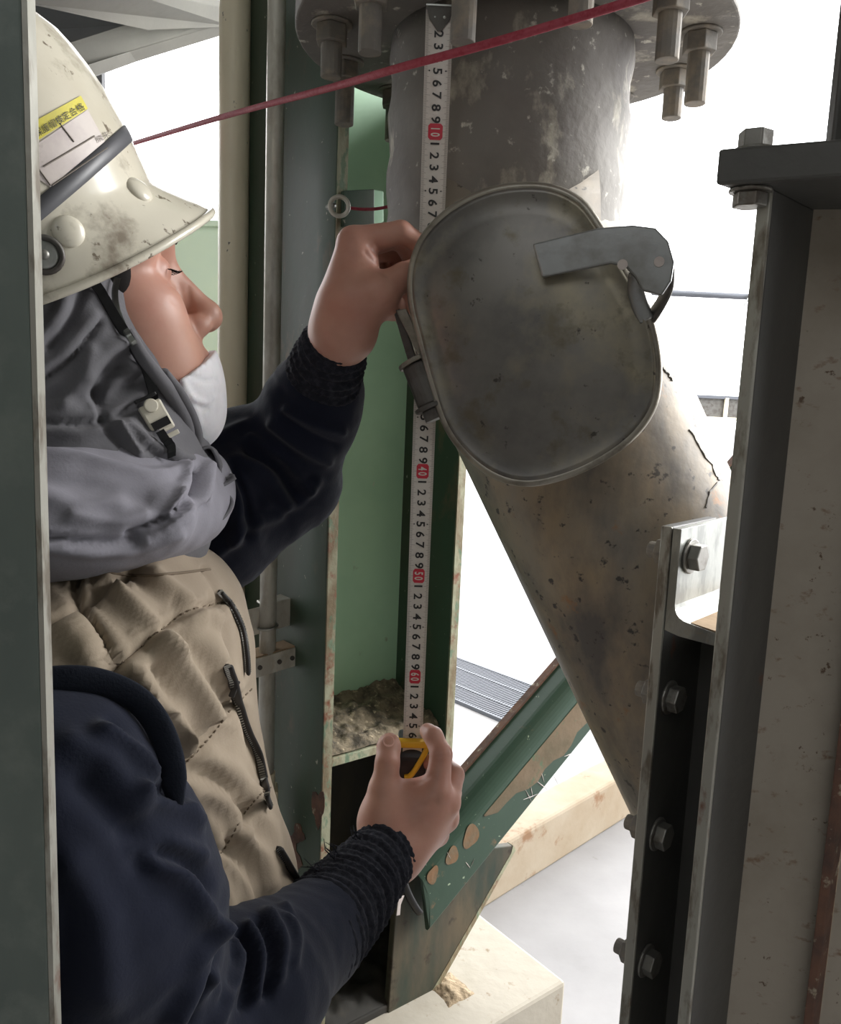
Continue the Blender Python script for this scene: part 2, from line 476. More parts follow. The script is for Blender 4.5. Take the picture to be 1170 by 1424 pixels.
# ------------------------------------------------------------------ implicit modelling
class Field:
    def __init__(s, lo, hi, h):
        s.lo = np.array(lo, float)
        s.h = h
        s.n = np.maximum(((np.array(hi) - s.lo) / h).astype(int) + 1, 4)
        s.F = np.full(tuple(s.n), 0.05, np.float32)

    def _win(s, lo, hi):
        a = np.clip(((np.array(lo) - s.lo) / s.h).astype(int), 0, s.n)
        b = np.clip(((np.array(hi) - s.lo) / s.h).astype(int) + 2, 0, s.n)
        if np.any(b <= a):
            return None
        g = [(s.lo[i] + s.h * np.arange(a[i], b[i])).astype(np.float32) for i in range(3)]
        X, Y, Z = np.meshgrid(*g, indexing='ij', sparse=True)
        return tuple(slice(a[i], b[i]) for i in range(3)), X, Y, Z

    def _put(s, sl, D, k, op='add'):
        A = s.F[sl]
        if op == 'add':
            if k > 0:
                hh = np.maximum(k - np.abs(A - D), 0) / k
                s.F[sl] = np.minimum(A, D) - hh * hh * k * .25
            else:
                s.F[sl] = np.minimum(A, D)
        else:
            D = -D
            if k > 0:
                hh = np.maximum(k - np.abs(A - D), 0) / k
                s.F[sl] = np.maximum(A, D) + hh * hh * k * .25
            else:
                s.F[sl] = np.maximum(A, D)

    def cone(s, a, b, ra, rb, k=.01, op='add', flat=None):
        a, b = np.asarray(a, float), np.asarray(b, float)
        r = max(ra, rb) * (1.0 if flat is None else max(1, 1 / flat[1])) + k + .006
        w = s._win(np.minimum(a, b) - r, np.maximum(a, b) + r)
        if w is None:
            return s
        sl, X, Y, Z = w
        d = b - a
        L2 = max(d @ d, 1e-12)
        x, y, z = X - a[0], Y - a[1], Z - a[2]
        t = np.clip((x * d[0] + y * d[1] + z * d[2]) / L2, 0, 1)
        x, y, z = x - t * d[0], y - t * d[1], z - t * d[2]
        q = x * x + y * y + z * z
        if flat is not None:
            n, f = nz(flat[0]), flat[1]
            pn = x * n[0] + y * n[1] + z * n[2]
            q = q + (f * f - 1) * pn * pn
        D = np.sqrt(q) - (ra + t * (rb - ra))
        s._put(sl, D.astype(np.float32), k, op)
        return s

    def chain(s, pts, rs, k=.006, flat=None):
        for i in range(len(pts) - 1):
            s.cone(pts[i], pts[i + 1], rs[i], rs[i + 1], k, flat=flat)
        return s

    def ell(s, c, radii, axes=((1, 0, 0), (0, 1, 0), (0, 0, 1)), k=.01, op='add'):
        c = np.asarray(c, float)
        r = max(radii) + k + .006
        w = s._win(c - r, c + r)
        if w is None:
            return s
        sl, X, Y, Z = w
        x, y, z = X - c[0], Y - c[1], Z - c[2]
        k0 = k1 = 0
        for a, rr in zip(axes, radii):
            a = nz(a)
            q = (x * a[0] + y * a[1] + z * a[2])
            k0 = k0 + (q / rr) ** 2
            k1 = k1 + (q / rr ** 2) ** 2
        k0 = np.sqrt(k0)
        k1 = np.sqrt(k1) + 1e-9
        D = k0 * (k0 - 1) / k1
        s._put(sl, D.astype(np.float32), k, op)
        return s

    def plane_cut(s, p, n):
        """remove everything on the +n side"""
        n = nz(n)
        g = [(s.lo[i] + s.h * np.arange(s.n[i])).astype(np.float32) for i in range(3)]
        X, Y, Z = np.meshgrid(*g, indexing='ij', sparse=True)
        D = (X - p[0]) * n[0] + (Y - p[1]) * n[1] + (Z - p[2]) * n[2]
        s.F = np.maximum(s.F, D.astype(np.float32))
        return s

    def mesh(s):
        F = s.F
        F[0], F[-1], F[:, 0], F[:, -1], F[:, :, 0], F[:, :, -1] = .05, .05, .05, .05, .05, .05
        S = F < 0
        nx, ny, nzz = F.shape
        c = np.zeros((nx - 1, ny - 1, nzz - 1), np.uint8)
        for i in (0, 1):
            for j in (0, 1):
                for k in (0, 1):
                    c += S[i:nx - 1 + i, j:ny - 1 + j, k:nzz - 1 + k]
        act = (c > 0) & (c < 8)
        I, J, K = np.nonzero(act)
        idx = np.full(act.shape, -1, np.int32)
        idx[I, J, K] = np.arange(len(I))
        acc = np.zeros((len(I), 3))
        cnt = np.zeros(len(I))
        cor = [(i, j, k) for i in (0, 1) for j in (0, 1) for k in (0, 1)]
        for a in cor:
            for b in cor:
                if sum(b) - sum(a) == 1 and sum(abs(x - y) for x, y in zip(a, b)) == 1:
                    va = F[I + a[0], J + a[1], K + a[2]]
                    vb = F[I + b[0], J + b[1], K + b[2]]
                    mm = (va < 0) != (vb < 0)
                    den = np.where(mm, va - vb, 1)
                    t = np.where(mm, va / den, 0)
                    p = np.array(a)[None] + t[:, None] * (np.array(b) - np.array(a))[None]
                    acc[mm] += p[mm]
                    cnt[mm] += 1
        V = (np.stack([I, J, K], 1) + acc / cnt[:, None]) * s.h + s.lo
        Q = []
        # x edges
        for ax in range(3):
            sl0 = [slice(1, -1)] * 3
            sl1 = [slice(1, -1)] * 3
            sl0[ax] = slice(0, -1)
            sl1[ax] = slice(1, None)
            s0, s1 = S[tuple(sl0)], S[tuple(sl1)]
            for flip in (False, True):
                e = (s0 & ~s1) if not flip else (~s0 & s1)
                i, j, k = np.nonzero(e)
                off = [0 if a == ax else 1 for a in range(3)]
                i, j, k = i + off[0], j + off[1], k + off[2]
                u, v = [a for a in range(3) if a != ax]

                def cell(du, dv):
                    q = [i, j, k]
                    q = [q[0].copy(), q[1].copy(), q[2].copy()]
                    q[u] = q[u] - du
                    q[v] = q[v] - dv
                    return idx[q[0], q[1], q[2]]
                quad = np.stack([cell(1, 1), cell(0, 1), cell(0, 0), cell(1, 0)], 1)
                if (ax == 1) != flip:
                    quad = quad[:, ::-1]
                Q.append(quad)
        Q = np.concatenate(Q)
        return V, Q


def np_mesh(name, V, Q):
    me = bpy.data.meshes.new(name)
    me.vertices.add(len(V))
    me.vertices.foreach_set('co', np.ascontiguousarray(V, np.float32).ravel())
    n = Q.shape[1]
    me.loops.add(len(Q) * n)
    me.loops.foreach_set('vertex_index', np.ascontiguousarray(Q, np.int32).ravel())
    me.polygons.add(len(Q))
    me.polygons.foreach_set('loop_start', np.arange(0, len(Q) * n, n, dtype=np.int32))
    me.polygons.foreach_set('loop_total', np.full(len(Q), n, np.int32))
    me.update(calc_edges=True)
    me.validate()
    return me


def vnormals(V, Q):
    a = V[Q[:, 2]] - V[Q[:, 0]]
    b = V[Q[:, 3]] - V[Q[:, 1]]
    fn = np.cross(a, b)
    N = np.zeros_like(V)
    for k in range(4):
        np.add.at(N, Q[:, k], fn)
    return N / (np.linalg.norm(N, axis=1, keepdims=True) + 1e-12)


def smooth(V, Q, it=2, lam=.5):
    E = np.concatenate([Q[:, [0, 1]], Q[:, [1, 2]], Q[:, [2, 3]], Q[:, [3, 0]]])
    cnt = np.zeros(len(V))
    np.add.at(cnt, E[:, 0], 1)
    np.add.at(cnt, E[:, 1], 1)
    for _ in range(it):
        acc = np.zeros_like(V)
        for c in range(3):
            acc[:, c] = np.bincount(E[:, 0], V[E[:, 1], c], len(V)) + np.bincount(E[:, 1], V[E[:, 0], c], len(V))
        V = V + lam * (acc / np.maximum(cnt, 1)[:, None] - V)
    return V


_LAT = RNG.rand(32, 32, 32)


def vnoise(p):
    p = np.asarray(p)
    i = np.floor(p).astype(int)
    f = p - i
    f = f * f * (3 - 2 * f)
    r = 0
    for dx in (0, 1):
        for dy in (0, 1):
            for dz in (0, 1):
                w = (f[:, 0] if dx else 1 - f[:, 0]) * (f[:, 1] if dy else 1 - f[:, 1]) * (f[:, 2] if dz else 1 - f[:, 2])
                r = r + w * _LAT[(i[:, 0] + dx) % 32, (i[:, 1] + dy) % 32, (i[:, 2] + dz) % 32]
    return r * 2 - 1


def polydist(x, y, pts):
    """distance to a 2-D polyline"""
    best = np.full(len(x), 1e9)
    for (ax, ay), (bx, by) in zip(pts[:-1], pts[1:]):
        dx, dy = bx - ax, by - ay
        L = dx * dx + dy * dy + 1e-9
        t = np.clip(((x - ax) * dx + (y - ay) * dy) / L, 0, 1)
        best = np.minimum(best, np.hypot(x - ax - t * dx, y - ay - t * dy))
    return best


def sculpt(V, Q, strokes, facing=0.10, dmin=None, dmax=None):
    """folds and seams drawn as strokes over the near side of a surface: (points, width, height)"""
    N = vnormals(V, Q)
    px, py, d = proj(V)
    vd = V - CAM
    vd = vd / np.linalg.norm(vd, axis=1, keepdims=True)
    fc = -(N * vd).sum(1)
    msk = np.clip((fc - facing) / .25, 0, 1)
    if dmax is not None:
        msk = msk * (d < dmax)
    A = np.zeros(len(V))
    for pts, w, h in strokes:
        sp = spline(pts, max(3 * len(pts), 8)) if len(pts) > 2 else np.array(pts, float)
        lo, hi = sp.min(0) - 4 * w, sp.max(0) + 4 * w
        sel = np.nonzero((px > lo[0]) & (px < hi[0]) & (py > lo[1]) & (py < hi[1]) & (msk > 0))[0]
        if len(sel) == 0:
            continue
        q = polydist(px[sel], py[sel], sp)
        A[sel] += h * np.exp(-(q / w) ** 2)
    return V + N * (A * msk)[:, None]


def loft(rings, cap=True):
    """rings: (m, n, 3) array"""
    R = np.array(rings)
    m, n, _ = R.shape
    V = R.reshape(-1, 3)
    Q = []
    for i in range(m - 1):
        for k in range(n):
            k2 = (k + 1) % n
            Q.append((i * n + k, i * n + k2, (i + 1) * n + k2, (i + 1) * n + k))
    return V, np.array(Q)


def bvh_of(objs):
    vs, fs = [], []
    for o in objs:
        k = len(vs)
        mw = o.matrix_world if o.parent is None else Matrix.Identity(4)
        vs += [v.co[:] for v in o.data.vertices]
        fs += [tuple(i + k for i in p.vertices) for p in o.data.polygons]
    return BVHTree.FromPolygons(vs, fs)


def hit(bvh, px, py):
    r = nz(ray(px, py))
    loc, nor, idx, dist = bvh.ray_cast(Vector(CAM), Vector(r))
    if loc is None:
        return None, None
    n = np.array(nor)
    if n @ r > 0:
        n = -n
    return np.array(loc), n


def text_mesh(s, size, bold=0.0):
    c = bpy.data.curves.new('txt', 'FONT')
    c.body = s
    c.size = size
    c.align_x = 'CENTER'
    c.align_y = 'CENTER'
    c.resolution_u = 3
    c.offset = bold
    o = bpy.data.objects.new('txt', c)
    COL.objects.link(o)
    dg = bpy.context.evaluated_depsgraph_get()
    me = bpy.data.meshes.new_from_object(o.evaluated_get(dg))
    V = np.array([v.co[:] for v in me.vertices]).reshape(-1, 3)
    Fs = [tuple(p.vertices) for p in me.polygons]
    bpy.data.objects.remove(o)
    bpy.data.curves.remove(c)
    bpy.data.meshes.remove(me)
    return V, Fs


def struct(o):
    o['kind'] = 'structure'
    return o


Z3 = np.array([0, 0, 1.0])
MT['shade_dirt'] = mat('shaded_dirty_steel', (44, 42, 38), 0.85, 0, [(12, .45, .7, (64, 56, 44), (1, 1, .4), 6)], (40, .3, .003))  # dark steel for dirt and for painted shade in the recess
GROUND_Z = 0.0

# ------------------------------------------------------------------ setting
b = MB().aabb((-14, -4, -.2), (18, 40, 0))
struct(b.build('floor', MT['floor']))
b = MB().aabb((-3.2, -3.2, 3.3), (3.4, 3.3, 3.4))  # unseen ceiling and walls, put in to block sky light
struct(b.build('unseen_ceiling', MT['hall']))
b = MB().aabb((-3.2, -3.3, 0), (3.4, -3.2, 3.3))
struct(b.build('unseen_wall_back', MT['hall']))
b = MB().aabb((-3.3, -3.2, 0), (-3.2, 2.7, 3.3))
struct(b.build('unseen_wall_left', MT['hall']))
b = MB().aabb((3.4, -3.2, 0), (3.5, .4, 3.3))
struct(b.build('unseen_wall_right', MT['hall']))

# ------------------------------------------------------------------ green column (H section, turned 38 degrees)
AL = math.radians(38)
VV = np.array([math.cos(AL), math.sin(AL), 0])        # flange to flange
UU = np.array([-math.sin(AL), math.cos(AL), 0])       # along a flange, away from the camera
NN = -UU
E1 = np.array([-.100, 1.000, 0])                      # near edge of the left flange
AW, BW = .19, .25
E2 = E1 + VV * AW
PEDZ = .58
TOPZ = 2.5

col = thing('green_column', 'tall green painted steel column with open recess, behind the tape measure', 'column', (*(E1 + VV * AW / 2 + UU * .12)[:2], PEDZ))


def plate(mb, p, d1, l1, d2, l2, z0, z1):
    """vertical plate: plan corner p, plan directions d1,d2"""
    p = np.array([p[0], p[1], 0])
    poly = [p + Z3 * z0, p + d1 * l1 + Z3 * z0, p + d1 * l1 + d2 * l2 + Z3 * z0, p + d2 * l2 + Z3 * z0]
    mb.prism(poly, Z3 * (z1 - z0))
    return mb


TF = .013
b = plate(MB(), E1 - VV * TF + UU * .003, VV, TF, UU, BW, PEDZ + .012, TOPZ)
b.build('left_flange', MT['green_dark'], col, bevel=.002)
b = plate(MB(), E1 - VV * TF, VV, TF, UU, .0028, PEDZ + .012, TOPZ)
b.build('flange_edge', MT['green_edge'], col, label='worn pale rusty edge of the left flange')
b = plate(MB(), E2 + UU * .003, VV, TF, UU, BW, PEDZ + .012, 1.85)
b.build('right_flange', MT['green_dark'], col, bevel=.002)
b = plate(MB(), E2, VV, TF, UU, .0028, PEDZ + .012, 1.85)
b.build('flange_edge', MT['green_edge'], col, label='worn pale edge of the right flange')
b = plate(MB(), E1 + UU * (BW / 2), VV, AW, UU, .009, 1.45 - .49, TOPZ)
b.build('web', MT['green_light'], col)
b = plate(MB(), E1 + UU * (BW / 2), VV, AW, UU, .009, PEDZ + .012, 1.45 - .49)  # shade below the stiffener is painted into this part's dark colour
b.build('lower_web', MT['shade_dirt'], col, label='lower web under the stiffener, its shade painted black')
# stiffener with debris
SZ = 1.45 - .480
poly = [E1 + UU * .012, E2 + UU * .012, E2 + UU * (BW / 2), E1 + UU * (BW / 2)]
b = MB().prism([p + Z3 * SZ for p in poly], Z3 * -.012)
b.build('stiffener_plate', MT['green_edge'], col, bevel=.001)
nU, nV = 46, 60
vs, fs = [], []
for i in range(nU + 1):
    for j in range(nV + 1):
        u = .014 + (BW / 2 - .015) * i / nU
        v = .001 + (AW - .002) * j / nV
        vs.append(E1 + UU * u + VV * v)
vs = np.array(vs)
g1 = vnoise(vs * 38 + 5) * .5 + vnoise(vs * 90) * .32 + vnoise(vs * 180) * .18
edge = np.clip(((vs - E1) @ UU - .012) / .02, 0, 1)
vs[:, 2] = SZ + .0015 + edge * (.008 + .012 * np.clip(g1 + .45, 0, 2)) + .022 * np.clip(((vs - E1) @ UU - .06) / .065, 0, 1)
for i in range(nU):
    for j in range(nV):
        a = i * (nV + 1) + j
        fs.append((a, a + 1, a + nV + 2, a + nV + 1))
o = MB().add(vs, fs).build('debris', MT['debris'], col, smooth=True)
o['kind'] = 'stuff'
# base plate and anchors
bc = E1 + VV * AW / 2 + UU * BW / 2
b = MB().box(bc + Z3 * (PEDZ + .006), (VV, UU, Z3), (AW / 2 + .004, BW / 2 + .014, .006))
b.build('base_plate', MT['shade_dirt'], col, bevel=.002)



def hexbolt(mb, c, n, r, h, washer=True):
    n = nz(n)
    if washer:
        mb.cyl(c, np.asarray(c) + n * .0025, r * 1.25, 20)
        c = np.asarray(c) + n * .0025
    mb.cyl(c, np.asarray(c) + n * h, r, 6)
    return mb


for q in (E1 + VV * .035 + UU * .055, E1 + VV * .035 + UU * .20, E2 - VV * .05 + UU * .20, E1 - VV * .036 + UU * .03):
    c = q + Z3 * (PEDZ + .012)
    b = hexbolt(MB(), c, Z3, .017, .018)
    b.cyl(c + Z3 * .02, c + Z3 * .033, .0095, 14)
    b.build('anchor_nut', MT['bolt_dusty'], col, bevel=.0008)
nU, nV = 30, 40
vs, fs = [], []
for i in range(nU + 1):
    for j in range(nV + 1):
        vs.append(E1 + UU * (-.012 + (BW / 2 + .010) * i / nU) + VV * (.001 + (AW - .002) * j / nV))
vs = np.array(vs)
g1 = vnoise(vs * 40 + 9) * .5 + vnoise(vs * 95) * .3 + vnoise(vs * 170) * .2
vs[:, 2] = PEDZ + .013 + np.clip(((vs - E1) @ UU + .012) / .03, 0, 1) * (.012 + .016 * np.clip(g1 + .4, 0, 2))
for i in range(nU):
    for j in range(nV):
        a = i * (nV + 1) + j
        fs.append((a, a + 1, a + nV + 2, a + nV + 1))
o = MB().add(vs, fs).build('debris', MT['shade_dirt'], col, smooth=True)
o['kind'] = 'stuff'
# rust patches on the outer face of the left flange, cast bare by scraping
for x, y, w, h in ((443, 1122, 9, 24), (402, 1190, 16, 26), (415, 1160, 8, 14)):
    poly = []
    for k in range(16):
        t = 2 * math.pi * k / 16
        rr_ = 1 + .22 * math.sin(3 * t + x) + .12 * math.sin(5 * t)
        poly.append(PP(x + w * rr_ * math.cos(t), y + h * rr_ * math.sin(t), E1 - VV * (TF + .0002), VV))
    MB().prism(poly, -VV * .0006).build('rust_patch', MT['rust'], col, label='brown rust patch on the left flange')
# rusty bare patches low on the left flange's outer face are material; the clip bracket with ring bolt
ring_c = PP(466, 286, E1, NN)
brk = thing('clip_bracket', 'small dark green clip bracket bolted to the column edge behind the ring', 'bracket', PP(500, 288, E1 + NN * .004, NN))
q = [PP(x, y, E1 + NN * .002, NN) for x, y in ((474, 266), (517, 264), (517, 315), (474, 316))]
MB().prism(q, NN * .006).build('plate', MT['green_dark'], brk, bevel=.001)
q = [PP(x, y, E1 + NN * .002, NN) for x, y in ((517, 264), (531, 267), (531, 309), (517, 315))]
MB().prism(q, NN * .004).build('folded_lip', MT['green_light'], brk, bevel=.0008, label='pale folded lip of the clip bracket')
rg = thing('eye_ring', 'small bright steel eye ring on the column edge with red cord tied to it', 'ring', ring_c)
rc = PP(472, 287, E1 + NN * .016, NN)
rr = .0105
pts = [rc + rr * (math.cos(t) * nz(VV + NN * .6) + math.sin(t) * Z3) for t in np.linspace(0, 2 * math.pi, 28)]
MB().tube(pts, .0026, 10, cap=False).build('ring', MT['conduit'], rg, smooth=True)
MB().cyl(rc + nz(-VV) * rr * .6 - NN * .001, rc - nz(VV) * rr * .6 - NN * .015, .003, 10).build('shank', MT['galv'], rg, smooth=True)
p0, p1 = rc + VV * .009 + NN * .001, PP(556, 283, E1 + NN * .03, NN)
cp = [p0 * (1 - t) + p1 * t - Z3 * .004 * math.sin(math.pi * t) for t in np.linspace(0, 1, 10)]
tag(MB().tube(cp, .0018, 8).build('cord', MT['red'], smooth=True), 'short red cord running from the eye ring to behind the chute', 'cord')

# gusset plate (in a plane just in front of the column flange tips) belongs to the column
QG = E1 + NN * .016
gp = [PP(x, y, QG, NN) for x, y in ((556, 1195), (713, 1176), (712, 1190), (575, 1424), (551, 1464), (536, 1464))]
MB().prism(gp, -NN * .012).build('gusset_plate', MT['gusset'], col, bevel=.0015)
ge = [PP(x, y, QG + NN * .0005, NN) for x, y in ((714, 1176), (718, 1182), (582, 1424), (558, 1464), (552, 1464), (575, 1424), (711, 1187))]
MB().prism(ge, -NN * .0125).build('gusset_edge', MT['green_edge'], col, label='pale worn edge of the gusset plate')

# ------------------------------------------------------------------ diagonal brace: angle with a rounded heel
br = thing('diagonal_brace', 'green diagonal steel angle brace with rounded heel, dusty face and bare oval chips', 'brace', PP(640, 1150, QG, NN))
QB = QG + NN * .002
A0, A1 = PP(590, 1195, QB + NN * .02, NN), PP(1060, 640, QB + NN * .02, NN)       # heel line
B0 = PP(640, 1250, QB + NN * .02, NN)
dirb = nz(A1 - A0)
dwn = nz(np.cross(dirb, NN))
if dwn[2] > 0:
    dwn = -dwn
heel0 = A0 - dirb * .02
Lb = np.linalg.norm(A1 - A0) + .45
HB = .098
sec = []          # (along dwn, along NN) outer outline then inner
R_ = .026
sec += [(HB, .0), (HB - .004, .004)]
sec += [(HB * .6, .004), (R_, .004)]
for t in np.linspace(0, math.pi / 2, 9)[1:]:
    sec.append((R_ - R_ * math.sin(t), .004 - R_ + R_ * math.cos(t)))
sec += [(0, -.055)]
sec += [(.009, -.055), (.009, .004 - R_)]
for t in np.linspace(math.pi / 2, 0, 5):
    sec.append((R_ - (R_ - .009) * math.sin(t), .004 - R_ + (R_ - .009) * math.cos(t)))
sec += [(HB, -.005)]
# dwn lower-left end is cut with a rounded corner
vs, fs = [], []
ns = len(sec)
NST = 24
for i in range(NST + 1):
    for a, n_ in sec:
        s0 = 0.0 + .0 * a + .035 * (a / HB) ** 3 * -1
        s = s0 + (Lb - s0) * i / NST
        vs.append(heel0 + dirb * s + dwn * a + NN * (n_))
for i in range(NST):
    for k in range(ns):
        k2 = (k + 1) % ns
        fs.append((i * ns + k, i * ns + k2, (i + 1) * ns + k2, (i + 1) * ns + k))
fs += [tuple(range(ns)), tuple(NST * ns + k for k in range(ns - 1, -1, -1))]
MB().add(vs, fs).build('angle_bar', MT['brace'], br, smooth=False, bevel=.001)
# rusty outer tip of the top leg
b = MB().box(heel0 + dirb * (Lb / 2 + .01) - NN * .0535, (dirb, dwn, NN), (Lb / 2 - .01, .0025, .006))
b.v = [tuple(np.array(v) - dwn * .001) for v in b.v]
b.build('rusty_lip', MT['rust'], br, label='brown rusty outer lip of the brace')
# dust on the face: thin irregular layer
vs, fs = [], []
nn = 60
for i in range(nn + 1):
    s = .125 + (Lb - .165) * i / nn
    w = math.sin(min(1, i / 6) * math.pi / 2)
    for j in range(5):
        a = .030 + (.045 * w + .006 * math.sin(i * 1.7) + .004 * math.sin(i * .63 + 2)) * j / 4
        vs.append(heel0 + dirb * s + dwn * a + NN * (.0048 + .0012 * math.sin(math.pi * j / 4)))
for i in range(nn):
    for j in range(4):
        k = i * 5 + j
        fs.append((k, k + 1, k + 6, k + 5))
MB().add(vs, fs).build('dust_layer', MT['brace_dust'], br, smooth=True, label='brown dust lying on the brace face')['kind'] = 'stuff'
for x, y, w, h in ((655, 1163, 10, 17), (629, 1190, 8, 13), (602, 1217, 7, 13)):
    poly = []
    for k in range(18):
        t = 2 * math.pi * k / 18
        rr = 1 + .12 * math.sin(3 * t + x)
        poly.append(PP(x + w * rr * math.cos(t) - .25 * h * math.sin(t), y + h * rr * math.sin(t), QB + NN * .0245, NN))
    MB().prism(poly, NN * .0004).build('paint_chip', MT['chip'], br, label='bare oval patch where paint has chipped')
SCR = (((622, 1185 + 0), (628, 1196)), ((655, 1205), (660, 1194)), ((648, 1199), (654, 1207)), ((731, 1098), (740, 1116)), ((738, 1092), (741, 1108)),
       ((745, 1085), (762, 1098)), ((770, 1078), (776, 1090)), ((728, 1112), (748, 1104)), ((752, 1070), (757, 1088)), ((785, 1052), (799, 1046)))
b = MB()
for p, q in SCR:
    p, q = PP(*p, QB + NN * .0246, NN), PP(*q, QB + NN * .0246, NN)
    b.tube([p, (p + q) / 2 + dwn * .0005, q], [.0002, .0006, .0002], 4)
b.build('scratches', MT['label'], br, label='pale scratches on the brace face')['kind'] = 'stuff'

# hanging dark hook and white tie tag beside the cuff
hk = [PP(x, y, QB + NN * .02, NN) for x, y in ((556, 1200), (560, 1222), (568, 1244), (578, 1262), (584, 1270))]
hookm = MB().tube(spline(hk, 14), .0048, 8, flat=(1.2, .6)).build('strap_end', MT['black_plastic'], smooth=True)
tag(hookm, 'dark strap end hanging against the brace below the black cuff', 'strap')
q = [PP(x, y, QB + NN * .026, NN) for x, y in ((554, 1247), (562, 1245), (557, 1258), (556, 1272), (551, 1273))]
tag(MB().prism(q, NN * .001).build('paper_tag', MT['label'], bevel=.0003), 'small pale torn tag beside the dark strap end', 'tag')

# ------------------------------------------------------------------ concrete pedestal, curb, grating
RC = np.array([.248, 1.125, 0])
ped = [RC, RC - VV * .50, RC - VV * .50 - NN * -.001 + UU * .40, RC + UU * .40]
ped = [RC, RC - VV * .56, RC - VV * .56 + UU * .44 * .51, RC + UU * .44 * .51]
b = MB().prism([np.array([p[0], p[1], 0.0]) for p in ped], Z3 * PEDZ)
pd = b.build('concrete_pedestal', MT['concrete'], bevel=.006)
tag(pd, 'pale concrete pedestal under the green column', 'pedestal')
# patch of rubble on the pedestal by the gusset
vs, fs = [], []
pc = PZ(625, 1375, PEDZ)
n_ = 30
for i in range(n_ + 1):
    for j in range(n_ + 1):
        vs.append(pc + VV * (-.03 + .06 * j / n_) + UU * (-.035 + .07 * i / n_))
vs = np.array(vs)
g1 = vnoise(vs * 60) * .5 + vnoise(vs * 140) * .35
ed = np.minimum.outer(np.minimum(np.arange(n_ + 1), n_ - np.arange(n_ + 1)), np.minimum(np.arange(n_ + 1), n_ - np.arange(n_ + 1))).ravel() / (n_ / 2)
vs[:, 2] += -.003 + np.clip(ed * 2, 0, 1) * (.005 + .007 * np.clip(g1 + .3, 0, 1.5))
for i in range(n_):
    for j in range(n_):
        a = i * (n_ + 1) + j
        fs.append((a, a + 1, a + n_ + 2, a + n_ + 1))
o = MB().add(vs, fs).build('rubble', MT['rubble'], pd, smooth=True)
o['kind'] = 'stuff'

c0, c1 = PZ(640, 1285, 0), PZ(900, 1120, 0)
cdv = nz(c1 - c0)
cn = np.array([-cdv[1], cdv[0], 0])
b = MB().prism([c0 - cdv * .1, c1 + cdv * 4, c1 + cdv * 4 + cn * .12, c0 - cdv * .1 + cn * .12], Z3 * .17)
tag(b.build('concrete_curb', MT['curb'], bevel=.01), 'low stained concrete curb beyond the brace', 'curb')

ga, gb = PZ(600, 905, 0), PZ(800, 980, 0)
gdir = nz(gb - ga)
gn = np.array([-gdir[1], gdir[0], 0])
gr = thing('drain_grating', 'grey steel drain grating in the bright yard ground', 'grating', (ga + gb) / 2)
gl = np.linalg.norm(gb - ga)
b = MB()
nb = 64
for i in range(nb):
    c = ga + gdir * (gl * (i + .5) / nb) - gn * .22 + Z3 * .008
    b.box(c, (gn, gdir, Z3), (.22, .0035, .008))
b.build('bars', MT['grate'], gr)['kind'] = 'stuff'
for t in (0, .115, .3, .44):
    MB().box((ga + gb) / 2 - gn * t + Z3 * .009, (gdir, gn, Z3), (gl / 2, .006, .009)).build('side_bar', MT['grate'], gr)
MB().box((ga + gb) / 2 - gn * .22 + Z3 * .002, (gdir, gn, Z3), (gl / 2, .22, .001)).build('sump', MT['dark_steel'], gr)

# ------------------------------------------------------------------ chute (duct)
DX, DYC, DR = .082, .925, .124
ch = thing('chute', 'big dusty grey steel chute pipe bending to a diagonal leg', 'chute', (DX, DYC, 1.3))
KN = P(690, 385, .90)                       # knee
top = np.array([KN[0] - .012, KN[1], 1.86])
FLZ = 1.45 + .352
lowa = P(785, 560, .90)
lowb = P(1003, 1030, .93)
dd = nz(lowb - lowa)
KN = lowa - dd * ((lowa[2] - 1.58) / -dd[2]) * -1 if False else KN
# path: vertical, knee, diagonal
path = [np.array([KN[0] - .012, KN[1], FLZ]), np.array([KN[0] - .006, KN[1], 1.70])]
pd_end = lowa + dd * 1.25
t_k = np.dot(KN - lowa, dd)
kq = lowa + dd * t_k
path_v = [path[0], path[0] * .5 + path[1] * .5, path[1], kq - dd * .0 + Z3 * .03]


def ring_tube(pts, rs, n=48):
    return MB().tube(pts, rs, n, up=(0, -1, 0))


top_pts = [np.array([kq[0] - .004, kq[1], z]) for z in np.linspace(FLZ, kq[2] - .02, 14)]
b = ring_tube(top_pts, [DR + .002 * math.sin(i * 1.9) for i in range(14)])
vp = b.build('vertical_pipe', MT['duct_top'], ch, smooth=True)
dg_pts = [kq + dd * s for s in np.linspace(-.03, np.linalg.norm(pd_end - kq), 40)]
dp = ring_tube(dg_pts, .127).build('diagonal_pipe', MT['duct'], ch, smooth=True)
bm = MB()
bm.dome(kq, (-1, 0, 0), .1275, .1275, 40, 14)
bm.dome(kq, (1, 0, 0), .1275, .1275, 40, 14)
bm.build('knee', MT['duct'], ch, smooth=True)
# top flanges
fc = np.array([top_pts[0][0], top_pts[0][1], 0])
b = MB().cyl(fc + Z3 * FLZ, fc + Z3 * (FLZ + .018), .222, 64)
b.build('flange', MT['duct_top'], ch, bevel=.002)
b = MB().cyl(fc + Z3 * (FLZ + .020), fc + Z3 * (FLZ + .04), .222, 64)
b.cyl(fc + Z3 * (FLZ + .04), fc + Z3 * 2.6, DR, 48)
b.build('upper_flange', MT['duct_top'], ch, bevel=.002)
for k, ang in enumerate(np.linspace(0, 2 * math.pi, 12, endpoint=False) + .22):
    c = fc + .186 * np.array([math.cos(ang), math.sin(ang), 0]) + Z3 * FLZ
    b = hexbolt(MB(), c, -Z3, .0165, .017)
    b.cyl(c - Z3 * .018, c - Z3 * (.05 + .008 * (k % 3)), .0105, 16)
    b.build('flange_bolt', MT['bolt_dusty'], ch, bevel=.001)
